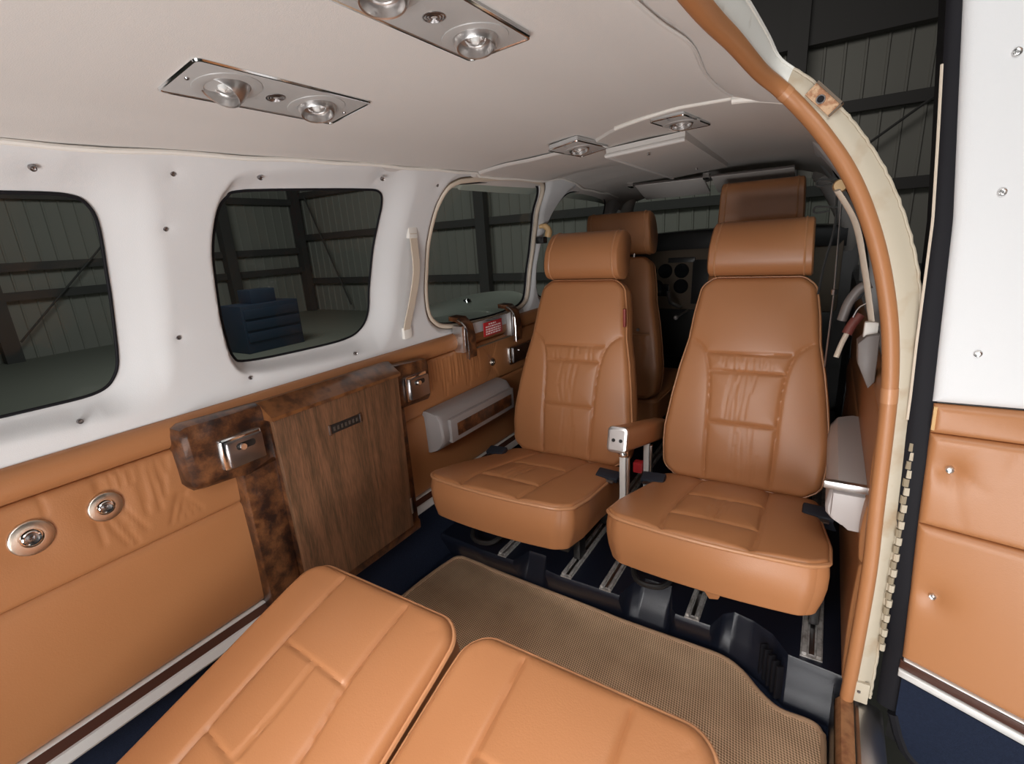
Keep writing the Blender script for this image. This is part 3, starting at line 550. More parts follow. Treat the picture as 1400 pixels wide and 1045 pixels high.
def aft_facing(cx, y0, label, rails, seed):
    rg = random.Random(seed); root = thing('cabin_seat', (cx, y0 + .2, -.95), label, 'seat')
    T = .125; fc = Fr((cx, y0, -.63), (1, 0, 0), (0, .40, -.09)); fc.o = fc.o - fc.n * (T - .004)
    fb_ = Fr((cx, y0 + .435, -.725), (1, 0, 0), (0, .15, .593)); fb_.o = fb_.o - fb_.n * .10
    seat_cushion(root, fc, rg); cushion_back(root, fb_, rg); headrest(root, fb_)
    seat_base(root, cx, y0, y0 + .5, -.79, rails)
    fc2 = Fr((cx, y0, -.63), (1, 0, 0), (0, .40, -.09))
    for sx, yy in ((-1, .335), (1, .315)):
        f4 = Fr(fc2(sx * .205, yy, .008), (1, sx * .25, 0), (0, 1, .25)); bk = box('seat_belt', -.034, .034, -.019, .019, -.004, .012, BELT, root, .005, f4); box('belt_tongue', -.024, .024, -.030, -.017, .0, .006, STEEL, bk, .002, f4)
        p = crom([fc2(sx * .20, yy + .01, .006), fc2(sx * .215, yy + .05, -.005), fc2(sx * .235, yy + .09, -.05)], 5); v, f = tubegeo(p, .018, 8, flat=.2); M('belt_web', v, f, BELT, bk)
    return root, fb_
sL, fbL = aft_facing(-.702, .955, 'tan leather aft-facing seat beside the left wall, with a fold-down armrest', (-.784, -.562), 1)
sR, fbR = aft_facing(-.17, .98, 'tan leather aft-facing seat beside the open door, right of the armrest', (-.21, .05), 2)
# armrest between the seats
fa = Fr((-.438, 1.19, -.535), (1, 0, 0), (0, .28, 1.0))
ar = M('armrest', *prismgeo(fa, rrect(-.027, .027, -.034, .034, .013), -.40, .0, .0), LEATHER, sL)
pl = M('end_plate', *prismgeo(fa, rrect(-.028, .028, -.036, .036, .014), -.002, .012, .004), ALU, ar); pl['label'] = 'silver end plate with two small knobs'
fp = Fr(fa(0, 0, .0122), fa.u, fa.v); prism('face_plate', rrect(-.020, .020, -.028, .026, .004), -.001, .0012, LGREY, ar, .0005, fp)
for a in (-.009, .011): lathe('knob', [(0, .005), (.003, .005), (.0045, .0035), (.0052, .001), (.0052, -.001)], BLACKP, ar, fp, a=a, b=-.002, seg=12)
for yy, z1 in ((1.205, -.57), (1.42, -.62)):
    box('chrome_post', -.438, -.421, yy - .009, yy + .009, -.80, z1, BRIGHT, sL, .002)
    box('post_slide', -.419, -.413, yy - .007, yy + .007, -.80, z1 - .02, ALU, sL, .001)
lathe('post_collar', [(0, -.004), (.013, -.004), (.014, .004), (.010, .010), (0, .010)], CHROME, sL, Fr((-.43, 1.205, -.584), (1, 0, 0), (0, 1, 0)), seg=16)
box('belt_buckle', -.468, -.440, 1.40, 1.43, -.735, -.70, RED, sL, .004)
box('reading_tag', -.532, -.524, 1.488, 1.502, -.285, -.228, mat('dark_red_tag', (.22, .03, .02), .5), sL, .002)
prism('cushion_flap', [(-.20, -.79), (-.13, -.79), (-.145, -.835), (-.165, -.84)], .0, .012, LEATHER, sR, .003, Fr((0, 1.06, 0), (1, 0, 0), (0, 0, 1)))
# recline handles under the seats
def lever(root, x, y, z):
    p = crom([(x - .05, y + .05, z), (x - .055, y + .01, z - .01), (x - .03, y - .025, z - .02), (x + .02, y - .025, z - .02), (x + .045, y + .0, z - .012), (x + .045, y + .05, z)], 6); tube('adjust_lever', p, .008, BLACKP, root, seg=8)
lever(sL, -.845, 1.10, -.885); lever(sR, -.325, 1.14, -.885)

def pilot(cx, y0, dz, label, seed):
    rg = random.Random(seed); root = thing('pilot_seat', (cx, y0 + .1, -.95), label, 'seat'); fb_ = Fr((cx, y0, -.70 + dz), (-1, 0, 0), (0, .10, .60))
    pad('backrest', fb_, BV, [-h * .98 for h in BH], [h * .98 for h in BH], .09, LEATHER, root, rc=.04, re=.02, crown=.012, piping=PIPING, pr=.0034, step=.008, back=.02, bulge=.006)
    fh = Fr(fb_(0, .018, 0), (-1, 0, 0), fb_.v); headrest(root, fh, hw=.146, v0=.606, v1=.778)
    for u in (-.06, .06): tube('headrest_post', [fb_(u, .58, .05), fb_(u, .68, .05)], .006, CHROME, root, seg=8)
    nu, nv = 40, 20; P = [] 
    for i in range(nu):
        u = -.17 + .34 * i / (nu - 1); P.append([fb_(u, .02 + .26 * j / (nv - 1), -.026 - .012 * math.sin(math.pi * j / (nv - 1)) * (1 - (u / .17) ** 2) - .003 * math.sin(u * 190 + 1.5 * math.sin(j)) * (j / nv) ** 2) for j in range(nv)])
    mp = surf('map_pocket', P, LEATHER, root); tube('pocket_hem', [P[i][-1] for i in range(nu)], .004, PIPING, mp, seg=6)
    for u in (-.12, .12): disc_screw('snap_button', fb_(u, .30, -.024), -fb_.n, .006, STEEL, root)
    pad('seat_cushion', Fr((cx, y0 + .5, -.80 + dz), (-1, 0, 0), (0, -.45, -.03)), [0, .05, .3, .46], [-.22, -.225, -.215, -.2], [.22, .225, .215, .2], .12, LEATHER, root, step=.012, piping=PIPING)
    seat_base(root, cx, y0 + .05, y0 + .45, -.80 + dz, (cx - .15, cx + .15)); return root
pilot(-.785, 2.02, .0, 'tan leather forward-facing seat in the left cockpit place, back with map pocket', 5)
pilot(-.235, 2.02, .072, 'tan leather forward-facing seat in the right cockpit place, headrest standing highest', 6)

def rear(cx, hw, label, seed):
    rg = random.Random(seed); root = thing('rear_seat', (cx, .2, -.95), label, 'seat'); fr = Fr((cx, .5, -.583), (1, 0, 0), (0, .4, .13)); T = .13; fr.o = fr.o - fr.n * (T + .004)
    L = .62; k = hw / .193; sl = [crom([(-.083 * k, -L), (-.083 * k, -.3), (-.083 * k, -.1), (-.086 * k, .0)], 5), crom([(.105 * k, -L), (.092 * k, -.27), (.078 * k, -.15), (.076 * k, .0)], 5)]
    cr = [[(-.08 * k, -.150), (.076 * k, -.160)], [(-.08 * k, -.296), (.094 * k, -.312)], crom([(.006, -.155), (.008, -.22), (.002, -.30)], 4), crom([(.012, -.156), (.014, -.22), (.008, -.30)], 4)]
    pad('seat_cushion', fr, [-L, -.4, -.22, -.08, 0], [-hw - .002, -hw - .003, -hw + .002, -hw + .004, -hw + .008], [hw - .008, hw - .006, hw - .006, hw - .007, hw - .010], T, LEATHER, root, rc=.045, re=.018, crown=.018, seams=sl, wr=cr, piping=PIPING, pr=.0046, step=.0036, bulge=.002, puff=(.0042, .0040, .0055, .022, .0026, .0034), inset=.03)
    seat_base(root, cx, -.20, .36, -.80, (cx - .12, cx + .12), zf=-1.036); return root
rear(-.637, .195, 'tan leather rear seat cushion nearest the left wall, in front of the lens', 8)
rear(-.240, .195, 'tan leather rear seat cushion on the doorway side of the pair', 9)

# ================================================================== things on the left wall
fw = Fr((-1.05, 0, 0), (0, 1, 0), (0, 0, 1))          # u = y, v = z, n = +x
CB = thing('refreshment_cabinet', (-1.0, .74, -1.05), 'walnut cabinet with burl surround and small dark nameplate on left wall', 'cabinet')
prism('burl_panel', [(.388, -.318), (.392, -.302), (.405, -.297), (.575, -.302), (.575, -.44), (.495, -.44), (.42, -.437), (.398, -.432), (.389, -.418)], .0, .052, BURL, CB, .016, fw)
prism('burl_panel', [(.93, -.312), (1.075, -.322), (1.09, -.328), (1.094, -.345), (1.09, -.44), (1.078, -.454), (.93, -.447)], .0, .052, BURL, CB, .014, fw)
box('burl_stile', .490, .566, -.83, -.436, .0, .048, BURL, CB, .004, fw); box('burl_stile', .925, .972, -.825, -.446, .0, .048, BURL, CB, .004, fw); box('burl_rail', .50, .965, -.832, -.800, .0, .062, BURL, CB, .005, fw)
box('cabinet_body', .566, .926, -.80, -.325, .0, .066, BURL, CB, .003, fw)
dr = M('cabinet_door', *prismgeo(fw, [(.560, -.334), (.934, -.338), (.920, -.795), (.568, -.795)], .066, .078, .0015), WALNUT, CB)
prism('top_trim', [(.016, -.303), (.040, -.300), (.082, -.330), (.082, -.338), (.016, -.338)], .556, .942, AMBERW, CB, .003, Fr((-1.05, 0, 0), (1, 0, 0), (0, 0, 1)) if False else Fr((-1.05, 0, 0), (1, 0, 0), (0, 0, 1)))
for o in [q for q in CB.children if q.name.startswith('top_trim')]:
    me = o.data
    for q in me.vertices:                     # the frame's n points to -y: mirror to +y
        q.co.y = -(q.co.y + .74) - .74
    me.flip_normals()
np_ = M('nameplate', *boxgeo(fw, .694, .786, -.419, -.397, .0775, .0805, .001), BLACKP, dr)
for a in (.692, .7855): box('plate_end', a - .002, a + .003, -.420, -.396, .0775, .082, STEEL, dr, .0008, fw)
v, f = join([boxgeo(fw, .702 + i * .0115, .708 + i * .0115, -.413, -.403, .080, .0812, .0004) for i in range(7)]); M('worn_lettering', v, f, mat('worn_lettering', (.07, .055, .045), .4), dr)
box('door_latch', .918, .924, -.755, -.705, .070, .080, ALU, CB, .001, fw)
def ashtray(y0, y1, z0, z1, sl):
    a = M('ashtray', *prismgeo(fw, rrect(y0, y1, z0, z1, .005), .045, .062, .004), CHROME, CB)
    M('ashtray_lid', *boxgeo(fw, y0 + .010, y1 - .004, z0 + .004, z1 - .008, .060, .072, .003), STEEL, a)
    yc = (y0 + y1) / 2; zt = z1 - .022
    M('finger_slot', *prismgeo(fw, rrect(yc - .018, yc + .022, zt - .007, zt + .007, .006), .0715, .0728), BLACKP, a)
    v, f = tubegeo(np.array([fw(yc - .008, zt, .070), fw(yc - .008, zt, .082)]), .0065, 12); M('ashtray_knob', v, f, CHROME, a)
ashtray(.452, .540, -.412, -.345, 0); ashtray(.975, 1.066, -.430, -.356, 0)

def rosette(y, z, r, label):
    t = thing('jack_plate', (-1.036, y, z), label, 'wall fitting'); fr = Fr((-1.040, y, z), (0, 1, 0), (0, 0, 1))
    lathe('brushed_ring', [(r * .50, .003), (r * .52, .0050), (r * .93, .0052), (r * .99, .004), (r * 1.02, .001), (r * 1.0, -.006)], mat('warm_steel', (.72, .62, .52), .3, metal=1.0, bump=(700, .12, 2)), t, fr, seg=36)
    lathe('inner_ring', [(r * .28, .002), (r * .31, .0065), (r * .38, .0072), (r * .43, .0062), (r * .45, .001), (r * .50, .001)], CHROME, t, fr, seg=28)
    lathe('socket', [(0, .004), (r * .10, .005), (r * .13, .003), (r * .3, .002), (r * .34, .006)], STEEL, t, fr, seg=20)
rosette(.168, -.408, .029, 'round brushed-metal socket plate nearest the lens on the left wall'); rosette(.268, -.405, .026, 'round brushed-metal socket plate closest to the wood cabinet, on pleated leather'); rosette(1.482, -.435, .015, 'small round metal socket plate on the pleated leather above the grey armrest')

def wall_armrest(side, label):
    k = (lambda p: p) if side == 'left' else (lambda p: np.stack([MIR - p[..., 0], p[..., 1], p[..., 2]], -1))
    t = thing('moulded_armrest', (-1.0 if side == 'left' else MIR + 1.0, 1.3, -.62), label, 'armrest')  # armrest moulding fixed to the side wall
    prof = [(-1.05, -.500), (-1.02, -.498), (-.985, -.506), (-.970, -.526), (-.965, -.575), (-.967, -.596), (-.978, -.614), (-.995, -.627), (-1.02, -.636), (-1.05, -.638)]
    prof = [(x + .0, z) for x, z in prof] if side == 'left' else [(-1.05 + (x + 1.05) * .88, z if z > -.53 else -.53 + (z + .53) * .66) for x, z in prof]; ys = np.array([1.082, 1.088, 1.1, 1.3, 1.475, 1.49, 1.496])
    P = np.array([[(-1.05 + (x + 1.05) * (.93 if (y < 1.085 or y > 1.495) else 1), y, z + .0 * (y - 1.1)) for x, z in prof] for y in ys]); P = k(P); n = len(prof)
    v = P.reshape(-1, 3); M('armrest_shell', v, gridfaces(len(ys), n) + [tuple(range(n)), tuple(range((len(ys) - 1) * n, len(ys) * n))], GREY if side == 'left' else LGREY, t)
    if side == 'right': g = None
    else: g = boxgeo(Fr((-.966, 0, 0), (0, 1, 0), (0, 0, 1)), 1.115, 1.488, -.606, -.528, -.006, .010, .004); M('raised_lid', k(g[0]), g[1], GREY, t)
    if side == 'left': g = boxgeo(Fr((-.956, 0, 0), (0, 1, 0), (0, 0, 1)), 1.145, 1.468, -.590, -.548, -.004, .002, .0008); M('burl_inlay', k(g[0]), g[1], BURL, t)
    if side == 'right':
        g = prismgeo(Fr((0, 1.080, 0), (1, 0, 0), (0, 0, 1)), [(.050, -.520), (.112, -.520), (.112, -.575), (.100, -.597), (.082, -.597), (.050, -.570)], -.10, .012, .003); M('ashtray_pocket', g[0], g[1], LGREY, t)
        box('bright_edge', .032, .112, 1.070, 1.084, -.514, -.498, ALU, t, .003)
    return t
wall_armrest('left', 'grey moulded armrest with burl wood inlay on the left wall leather'); wall_armrest('right', 'pale grey armrest box at the right edge of the doorway-side seat')

def exit_latch(side, label):
    k = (lambda p: p) if side == 'left' else (lambda p: np.stack([MIR - p[..., 0], p[..., 1], p[..., 2]], -1))
    t = thing('exit_latch', (-1.03 if side == 'left' else MIR + 1.03, 1.45, -.37), label, 'latch')
    def add(nm, g, m, par=None, **q): return M(nm, k(g[0]), g[1], m, par or t, **q)
    for y in (1.318, 1.622):
        s = [(-1.075, -.235), (-1.035, -.238), (-1.008, -.262), (-1.000, -.30), (-1.0, -.375), (-1.012, -.378), (-1.014, -.30), (-1.024, -.27), (-1.045, -.253), (-1.075, -.25)]
        g = prismgeo(Fr((0, y + .022, 0), (1, 0, 0), (0, 0, 1)), s, .0, .044); c = add('burl_clip', g, BURL)
        for yy in (y - .024,): 
            p = crom([(-1.035, yy, -.243), (-1.006, yy, -.266), (-.999, yy, -.30), (-.999, yy, -.378)], 5); add('chrome_rib', tubegeo(p, .0028, 8), CHROME, c)
        add('side_bracket', boxgeo(ID, -1.045, -1.004, y - .045, y - .028, -.352, -.262, .003), ALU, c)
    add('clear_cover', boxgeo(ID, -1.020, -1.012, 1.33, 1.60, -.350, -.262, .003), CLEAR); add('cover_rod', tubegeo([(-1.012, 1.33, -.352), (-1.012, 1.61, -.352)], .003, 8), PANELM); add('cover_rod', tubegeo([(-1.016, 1.33, -.262), (-1.016, 1.61, -.262)], .003, 8), PANELM)
    add('pull_handle', boxgeo(ID, -1.036, -1.026, 1.345, 1.59, -.306, -.266, .003), WHITE)
    pc = add('warning_placard', boxgeo(ID, -1.012, -1.0095, 1.405, 1.522, -.324, -.274, .0008), RED); pc['label'] = 'red placard with white lettering'
    gs = []; rg = random.Random(3)
    for r_, z in enumerate((-.282, -.291, -.300, -.308, -.316)):
        y = 1.416 + (.02 if r_ == 0 else 0); e = 1.512 - (.03 if r_ == 0 else 0)
        while y < e: L = rg.uniform(.006, .016); gs.append(boxgeo(ID, -1.0097, -1.009, y, min(y + L, e), z - .0022, z + .0022)); y += L + .004
    add('placard_lettering', join(gs), TEXTW, pc); return t
exit_latch('left', 'emergency exit latch with red placard between burl clips under the left window')
def assist_strap(side, label):
    k = (lambda p: p) if side == 'left' else (lambda p: np.stack([MIR - p[..., 0], p[..., 1], p[..., 2]], -1)); t = thing('assist_strap', (-1.02 if side == 'left' else MIR + 1.02, 1.08, -.12), label, 'strap')
    zs = np.linspace(.035, -.235, 26); y = 1.062; P = []
    for i, z in enumerate(zs):
        q = i / 25; x = xw(z) + .004 + .024 * math.sin(math.pi * q) ** 1.0 * (1 - .2 * q); yy = y + .012 * math.sin(q * math.pi * 1.3) + .006 * q
        P.append([(x + .0, yy - .013, z), (x + .004, yy - .013, z), (x + .004, yy + .013, z), (x, yy + .013, z)])
    P = k(np.array(P)); M('strap_web', P.reshape(-1, 3), gridfaces(26, 4, False, True) + [(0, 1, 2, 3), (100, 101, 102, 103)], BEIGE, t)
    for z0 in (.022, -.262): g = boxgeo(ID, xw(z0 + .01) - .004, xw(z0 + .01) + .009, y - .017, y + .017, z0, z0 + .034, .003); M('strap_end', k(g[0]), g[1], TRIMW, t)
assist_strap('left', 'beige assist strap on the white pillar between the left windows')
def ashtray_wall():
    t = thing('wall_ashtray', (-1.03, 1.67, -.44), 'small chrome wall ashtray half hidden behind the left seat', 'ashtray')
    M('ashtray_case', *prismgeo(fw, rrect(1.585, 1.76, -.472, -.400, .008), .0, .026, .004), CHROME, t); M('ashtray_lid', *prismgeo(fw, rrect(1.60, 1.755, -.468, -.404, .006), .024, .034, .004), STEEL, t); 
    lathe('knob', [(0, .010), (.004, .009), (.006, .005), (.006, 0)], CHROME, t, Fr(fw(1.635, -.42, .032), (0, 1, 0), (0, 0, 1)), seg=12)
ashtray_wall()
t = thing('coat_hook', (-.99, 1.83, .0), 'amber coat hook on the white pillar behind the left headrest', 'hook'); 
tube('hook_body', crom([(-.985, 1.80, .045), (-.965, 1.805, .045), (-.950, 1.81, .03), (-.955, 1.812, .005)], 5), [.009] * 5 + [.012] * 6 + [.014] * 5, BEADY, t, seg=10); box('hook_base', -1.0, -.965, 1.79, 1.825, -.02, .005, BLACKP, t, .004)

# ================================================================== ceiling fittings
def fixture(cx, cy, L, Wd, eyes, label, tilt, yaw=0.0, plate=PLATE, mid=True, grp=None, flat=1.0):
    z = float(zc(cx)) - (.006 if cy > 1.2 else 0); sl = float(zc(cx + .05) - zc(cx - .05)) / .1
    t = thing('ceiling_light', (cx, cy, z), label, 'light', grp); u = V(math.sin(yaw), math.cos(yaw), 0); v = V(math.cos(yaw), -math.sin(yaw), sl); fr = Fr((cx, cy, z), u, v); 
    fr.n = np.cross(fr.u, fr.v); 
    if fr.n[2] > 0: fr.v = -fr.v; fr.n = -fr.n
    prism('plate', rrect(-L / 2, L / 2, -Wd / 2, Wd / 2, .006), -.006, .006, plate, t, .003, fr)
    rim = np.array(rrect(-L / 2, L / 2, -Wd / 2, Wd / 2, .006)); tube('plate_rim', fr(rim[:, 0], rim[:, 1], .005), .0022, CHROME, t, seg=6, closed=True)
    for a, (ta, tb) in eyes:
        lathe('bezel', [(.026, .004), (.0275, .0075), (.034, .0085), (.041, .007), (.0425, .004)], plate, t, fr, a=a, seg=32)
        n = fr.n + V(ta, tb, 0); n /= np.linalg.norm(n); f2 = Fr(fr(a, 0, -.004), fr.u, fr.v); f2.u = np.cross(fr.v, n); f2.u /= np.linalg.norm(f2.u); f2.v = np.cross(n, f2.u); f2.n = n
        e = lathe('eyeball_spot', [(r_, h_ * flat) for r_, h_ in ((.0285, -.004), (.0285, .004), (.0272, .014), (.0245, .022), (.0232, .0236), (.0215, .0228), (.0205, .017), (.019, .006))], ALU, t, f2, seg=32)
        lathe('reflector', [(r_, h_ * flat) for r_, h_ in ((.0208, .0185), (.0195, .012), (.016, .011), (.0155, .0135), (.013, .0135), (.0125, .011), (.008, .010), (0, .0095))], ALU, e, f2, seg=24); lathe('bulb', [(r_, h_ * flat) for r_, h_ in ((0, .018), (.004, .017), (.006, .013), (.006, .009))], BULB, e, f2, seg=12)
    if mid:
        for r in (.005, .0085, .012): th = np.linspace(0, 2 * np.pi, 22, endpoint=False); tube('speaker_ring', fr(r * np.cos(th) + (eyes[0][0] + eyes[1][0]) / 2, r * np.sin(th), .0062), .0012, STEEL, t, seg=5, closed=True)
    for sx in (-1, 1): lathe('screw', [(0, .0075), (.0022, .0075), (.003, .006)], STEEL, t, fr, a=sx * (L / 2 - .012), seg=8)
fixture(-.670, .485, .258, .098, [(-.068, (-.05, -.62)), (.066, (.12, -.16))], 'silver ceiling light panel with two spots, over the left windows', .1)
fixture(-.392, .498, .262, .094, [(.077, (.08, -.16)), (-.077, (.08, -.16))], 'silver ceiling light panel cut by the top edge of the picture', .1)
fixture(-.577, 1.287, .168, .084, [(.0, (.1, -.2))], 'small square ceiling light on the forward headliner, left of the pair', .1, .09, mid=False, flat=.7)
fixture(-.324, 1.304, .172, .077, [(.0, (.1, -.2))], 'small square ceiling light on the forward headliner, right of the pair', .1, .13, mid=False, flat=.7)
OP = thing('overhead_panel', (-.46, 1.80, .22), 'taupe raised overhead panel forward of the small ceiling lights', 'panel')
zt = lambda x, y: zc(x) - .016
pp = [(-.548, 1.40), (-.345, 1.43), (-.37, 2.22), (-.575, 2.20)]; v = np.array([(x, y, zc(x) - .006) for x, y in pp] + [(x, y, zc(x) - .025) for x, y in pp])
M('panel_shell', v, [(0, 1, 2, 3), (4, 5, 6, 7), (0, 1, 5, 4), (1, 2, 6, 5), (2, 3, 7, 6), (3, 0, 4, 7)], CEILD, OP, False); tube('panel_edge', [v[4], v[5]], .006, CEIL, OP, seg=8); tube('panel_edge', [v[4], v[7]], .005, CEIL, OP, seg=8)
for x, y in ((-.46, 1.50), (-.45, 2.05)): lathe('panel_knob', [(0, -.012), (.005, -.012), (.006, -.004), (.006, 0)], CHROME, OP, Fr((x, y, zc(x) - .023), (1, 0, 0), (0, 1, 0)), seg=10)
def visor(x0, x1, y, label):
    t = thing('sun_visor', ((x0 + x1) / 2, y, .19), label, 'visor'); f_ = Fr((0, y, .196), (1, 0, 0), (0, .35, -.11)); box('visor_board', x0, x1, 0, .17, -.006, .006, CEILD, t, .004, f_); tube('visor_rod', [f_(x0 - .02, .0, 0), f_(x1, .0, 0)], .004, STEEL, t, seg=8)
    box('visor_clip', x0 - .03, x0 - .005, -.012, .012, -.01, .012, CHROME, t, .003, f_)
visor(-.74, -.46, 2.22, 'grey folded sun visor above the left half of the windshield'); visor(-.43, -.14, 2.22, 'grey folded sun visor above the right half of the windshield')

# ================================================================== cockpit
IP = thing('instrument_panel', (-.47, 2.85, -.3), 'dark brown instrument panel with round gauges between the front seats', 'instrument panel')
fi = Fr((-.47, 2.80, -.06), (1, 0, 0), (0, .10, 1)); prism('panel_face', rrect(-.52, .52, -.36, -.01, .02), -.04, 0, PANELM, IP, .004, fi)
hood = [[(-.47 + u, 2.72 + dy + .25 * (u / .5) ** 2 * .3, -.035 + .02 * (1 - (u / .52) ** 2) + dz) for dy, dz in ((.0, -.085), (-.01, -.01), (.0, .006), (.15, .012), (.40, .0))] for u in np.linspace(-.53, .53, 24)]; surf('glareshield', hood, BLACKP, IP)
for x, z in ((-.84, -.215), (-.755, -.215), (-.668, -.215), (-.80, -.30), (-.668, -.297), (-.93, -.215), (-.93, -.30), (-.30, -.2), (-.2, -.2), (-.1, -.2), (-.3, -.29), (-.2, -.29)):
    a, b = x + .47, z + .06; lathe('gauge', [(0, .003), (.030, .003), (.033, .006), (.037, .006), (.039, 0)], GAUGE, IP, fi, a=a, b=b, seg=24)
box('radio', .47 - .74, .47 - .60, -.112, -.086, 0, .008, BLACKP, IP, .002, fi); box('square_gauge', .47 - .80, .47 - .73, -.29, -.225, 0, .006, GAUGE, IP, .003, fi); box('radio', -.14, .02, -.33, -.1, 0, .008, BLACKP, IP, .002, fi)
box('sub_panel', -.5, .5, -.62, -.36, -.04, -.01, BLACKP, IP, .004, fi)
t = thing('control_lever', (-.655, 2.55, -.35), 'small pale lever knobs under the instrument panel', 'lever'); tube('lever_arm', crom([(-.66, 2.74, -.40), (-.655, 2.6, -.37), (-.652, 2.5, -.34), (-.652, 2.47, -.29)], 5), .009, ALU, t, seg=8); lathe('lever_knob', [(0, .014), (.008, .012), (.012, 0), (.008, -.012), (0, -.014)], LGREY, t, Fr((-.62, 2.5, -.42), (1, 0, 0), (0, 0, 1)), seg=14); tube('knob_stem', [(-.62, 2.5, -.42), (-.62, 2.75, -.42)], .005, STEEL, t, seg=8)
fwv = [[(x, 2.62, .19 - .02 * ((x + .47) / .45) ** 2), (x, 2.80, .08 - .02 * ((x + .47) / .45) ** 2), (x, 3.12, -.06)] for x in np.linspace(-.92, -.02, 18)]
struct(surf('window_7', fwv, GLASS, None))
W7 = bpy.data.objects['window_7']; tube('center_post', [(-.44, 2.615, .185), (-.44, 3.1, -.06)], .013, CEILD, W7, seg=8)
for s_ in (0, 1): k = (lambda x: x) if s_ == 0 else (lambda x: MIR - x); tube('corner_post', crom([(k(-.87), 2.56, .19), (k(-.93), 2.66, .1), (k(-1.0), 2.88, -.06), (k(-1.0), 3.1, -.2)], 5), .035, CEILD, W7, seg=10)
struct(box('wall_front', -1.05, .12, 2.96, 3.0, -1.05, -.06, BLACKP, None, .0))
struct(box('wall_front_left', -1.06, -1.03, 2.25, 3.1, -1.05, -.25, NAVYP, None, .0)); struct(box('wall_front_right', .10, .13, 2.25, 3.1, -1.05, -.25, NAVYP, None, .0))

# seat rails
RLG = 'seat rails on the raised navy floor'
for x, wd, lb in ((-.784, .03, 'metal seat rail nearest the left wall'), (-.562, .034, 'metal seat rail under the inner edge of the left seat'), (-.442, .034, 'metal seat rail in the gap between the two seats'), (-.21, .036, 'metal seat rail under the inner half of the right seat'), (.05, .044, 'metal seat rail nearest the open door')):
    t = thing('seat_rail', (x, 1.1, -.95), lb + ' on the raised navy floor', 'rail', RLG); box('rail_base', x - wd / 2, x + wd / 2, 1.09, 2.5, -.953, -.947, ALUD, t, .0008)
    for s_ in (-1, 1): box('rail_lip', x + s_ * wd * .33 - wd * .11, x + s_ * wd * .33 + wd * .11, 1.094, 2.5, -.948, -.940, ALUD, t, .001)
    box('rail_slot', x - wd * .12, x + wd * .12, 1.10, 2.5, -.9475, -.9455, STEEL, t, .0002)

# ================================================================== small things at the right pillar
t = thing('shoulder_strap', (.06, 1.2, -.1), 'cream shoulder strap with white end fitting beside the leather door roll', 'strap')
tube('strap_web', crom([(.0, 1.12, .05), (.035, 1.15, -.01), (.060, 1.17, -.10), (.078, 1.18, -.18), (.082, 1.18, -.20)], 8), .0075, BEIGE, t, seg=8, flat=.45); box('strap_fitting', .070, .093, 1.165, 1.185, -.245, -.195, TRIMW, t, .004)
t = thing('harness_cover', (.08, 1.2, -.27), 'grey plastic harness cover low on the right pillar', 'cover'); prism('cover_shell', [(.062, -.235), (.075, -.22), (.096, -.215), (.098, -.31), (.088, -.325), (.066, -.275)], .0, .05, DGREY, t, .004, Fr((0, 1.20, 0), (1, 0, 0), (0, 0, 1)))
t = thing('headset_hook', (.0, 1.35, .08), 'black wire headset hooks with amber bobbin on right pillar', 'hook')
P0 = V(.005, 1.38, .07); lathe('bobbin', [(0, -.014), (.012, -.014), (.015, 0), (.012, .014), (0, .014)], BEADY, t, Fr(P0, (1, 0, 0), (0, 0, 1)), seg=16)
for dz in (.012, -.045): p = crom([P0 + V(0, 0, dz), P0 + V(-.02, 0, dz + .003), P0 + V(-.043, 0, dz + .004), P0 + V(-.043, 0, dz - .008), P0 + V(-.015, 0, dz - .006)], 5); tube('wire_hook', p, .0025, CORD, t, seg=6)
tube('hanging_cord', crom([P0 + V(-.004, .0, -.02), P0 + V(-.002, .01, -.09), P0 + V(-.014, .01, -.17), P0 + V(-.02, .02, -.24)], 8), .003, CORD, t, seg=6)
t = thing('pull_rod', (.02, 1.38, -.2), 'thin grey rod with a small connector hanging at the right pillar', 'rod'); tube('rod', [P0 + V(.006, .02, -.03), P0 + V(.012, .02, -.24), P0 + V(.010, .03, -.42)], .0022, ALU, t, seg=6); lathe('rod_connector', [(0, -.008), (.006, -.006), (.006, .006), (0, .008)], STEEL, t, Fr(P0 + V(.012, .02, -.235), (1, 0, 0), (0, 1, 0)), seg=8)

t = thing('window_latch_handle', (.06, 1.32, -.25), 'cream latch handle with dark red collar low on the right pillar, behind the leather roll', 'handle')
tube('lever', crom([(.032, 1.24, -.285), (.038, 1.245, -.26), (.046, 1.25, -.235)], 5), .009, BEIGE, t, seg=10, flat=.6); tube('red_collar', crom([(.046, 1.25, -.235), (.054, 1.255, -.215), (.066, 1.26, -.195)], 5), .010, mat('oxide_red', (.16, .04, .03), .5), t, seg=10)
tube('grey_loop', crom([(.036, 1.30, -.215), (.045, 1.30, -.175), (.062, 1.30, -.145), (.08, 1.30, -.135)], 6), .010, DGREY, t, seg=10); tube('chrome_wire', crom([(.054, 1.25, -.20), (.062, 1.25, -.18), (.075, 1.25, -.17)], 5), .002, CHROME, t, seg=6)

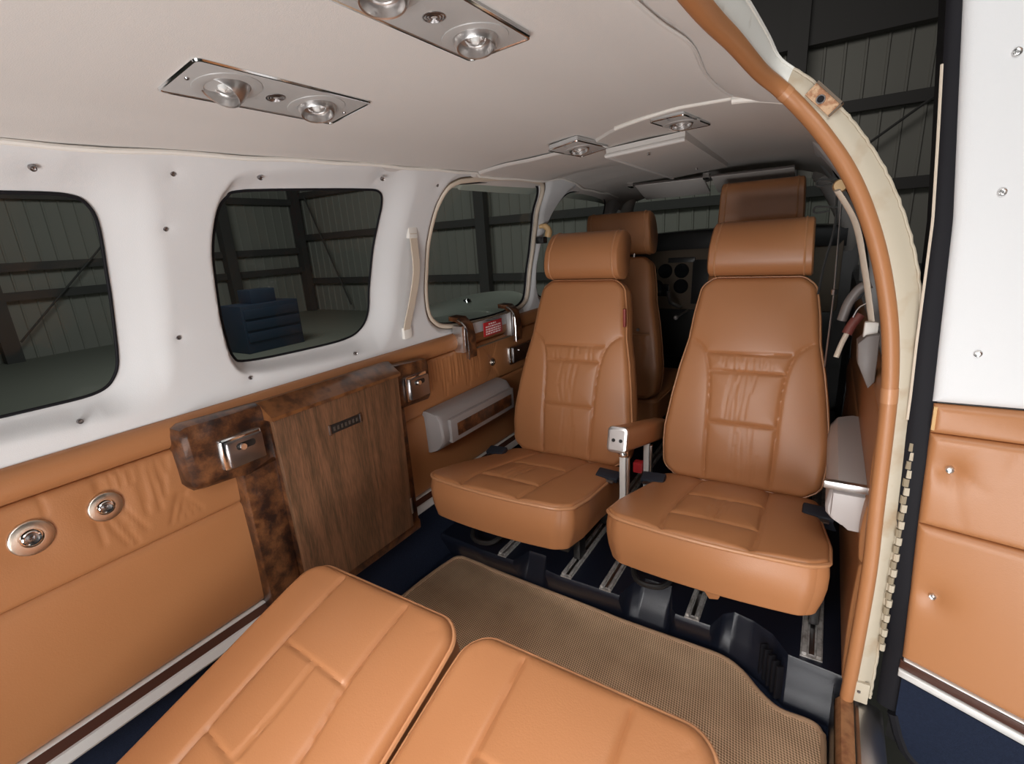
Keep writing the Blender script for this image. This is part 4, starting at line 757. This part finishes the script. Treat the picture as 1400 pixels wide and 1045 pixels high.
# ================================================================== outside: wing and hangar
WG = thing('aircraft_wing', (-2, 2.6, -.6), 'pale green-grey wing with chrome filler cap low outside the third left window', 'wing')
P = []
for x in np.linspace(-1.12, -2.7, 24):
    zr = -.66 + .05 * (-x - 1.1); row = []
    for a in np.linspace(0, 2 * math.pi, 40, endpoint=False): q = .5 - .5 * math.cos(a); row.append((x, 1.95 + 1.5 * q, zr + .085 * math.sin(a) * (q ** .45)))
    P.append(row)
P = np.array(P); M('wing_skin', P.reshape(-1, 3), gridfaces(24, 40, False, True) + [tuple(range(40)), tuple(range(23 * 40, 24 * 40))], WINGM, WG)
th = np.linspace(0.04, math.pi - .04, 26); tk = [[(-2.62 + .2 * math.sin(q) ** .6 * math.cos(a), 3.48 - .85 * math.cos(q), -.60 + .165 * math.sin(q) ** .6 * math.sin(a)) for a in np.linspace(0, 2 * math.pi, 22, endpoint=False)] for q in th]
surf('tip_tank', tk, WINGM, WG, False, True)
lathe('filler_cap', [(0, .014), (.026, .014), (.032, .008), (.042, .002), (.042, -.02)], CHROME, WG, Fr((-2.53, 3.30, -.462), (1, 0, .4), (0, 1, 0)), seg=16)

HF = struct(surf('hangar_floor', [[(-16.4, y, -2.05), (9, y, -2.05)] for y in (-6, 12)], HFLOOR, None))
def ribbed(name, x0, x1, z0, z1, at, parent=None):
    xs = []; x = x0
    while x < x1: xs += [(x, 0), (x + .26, 0), (x + .275, .03), (x + .305, .03)]; x += .32
    return M(name, np.array([[at(a, d, z0), at(a, d, z1)] for a, d in xs]).reshape(-1, 3), [(2 * i, 2 * i + 1, 2 * i + 3, 2 * i + 2) for i in range(len(xs) - 1)], HWALL, parent, False)
HA = struct(ribbed('wall_hangar_front', -16.4, 9, -2.05, 4.2, lambda a, d, z: (a, 12.0 - d, z)))
HB = struct(ribbed('wall_hangar_left', -6, 12, -2.05, 4.2, lambda a, d, z: (-16.4 + d, a, z)))
for z in (-.98, .55, 1.95): box('girt', -16.4, 9, 11.82, 11.96, z - .1, z + .1, HDARK, HA, .0)
box('eave_beam', -16.4, 9, 11.7, 11.95, 3.05, 4.2, HDARK, HA, .0)
for x in (-16.2, -8.2, -.85, 5.0): box('column', x - .16, x + .16, 11.6, 11.82, -2.05, 4.2, HDARK, HA, .0)
for z in (-.55, .12, 1.75): box('girt', -16.36, -16.22, -6, 12, z - .1, z + .1, HDARK, HB, .0)
for y in (3.4, 9.0): box('column', -16.3, -16.0, y - .16, y + .16, -2.05, 4.2, HDARK, HB, .0)
tube('brace', [(-16.1, 3.6, -1.6), (-16.1, 6.4, 1.2)], .025, HDARK, HB, seg=6); tube('brace', [(-15.6, 11.7, 1.9), (-14.0, 11.7, -1.8)], .03, HDARK, HA, seg=6) ; tube('brace', [(.3, 11.7, 1.2), (3.2, 11.7, 3.3)], .025, HDARK, HA, seg=6)
struct(surf('ceiling_hangar', [[(-16.4, y, 4.2 + .0), (9, y, 4.2)] for y in (-6, 12)], HROOF, None))
TC = thing('tool_cabinet', (-11, 6.4, -2.05), 'dark blue tool cabinet on the hangar floor seen through the second left window', 'cabinet')
box('cabinet_body', -11.4, -10.6, 5.9, 7.3, -2.05, -1.0, BLUEBOX, TC, .02)
for z in (-1.2, -1.45, -1.7): box('drawer', -10.6, -10.57, 5.95, 7.25, z - .1, z + .1, BLUEBOX, TC, .01)
box('tool_box', -11.3, -10.8, 6.3, 6.9, -1.0, -.7, BLUEBOX, TC, .02)
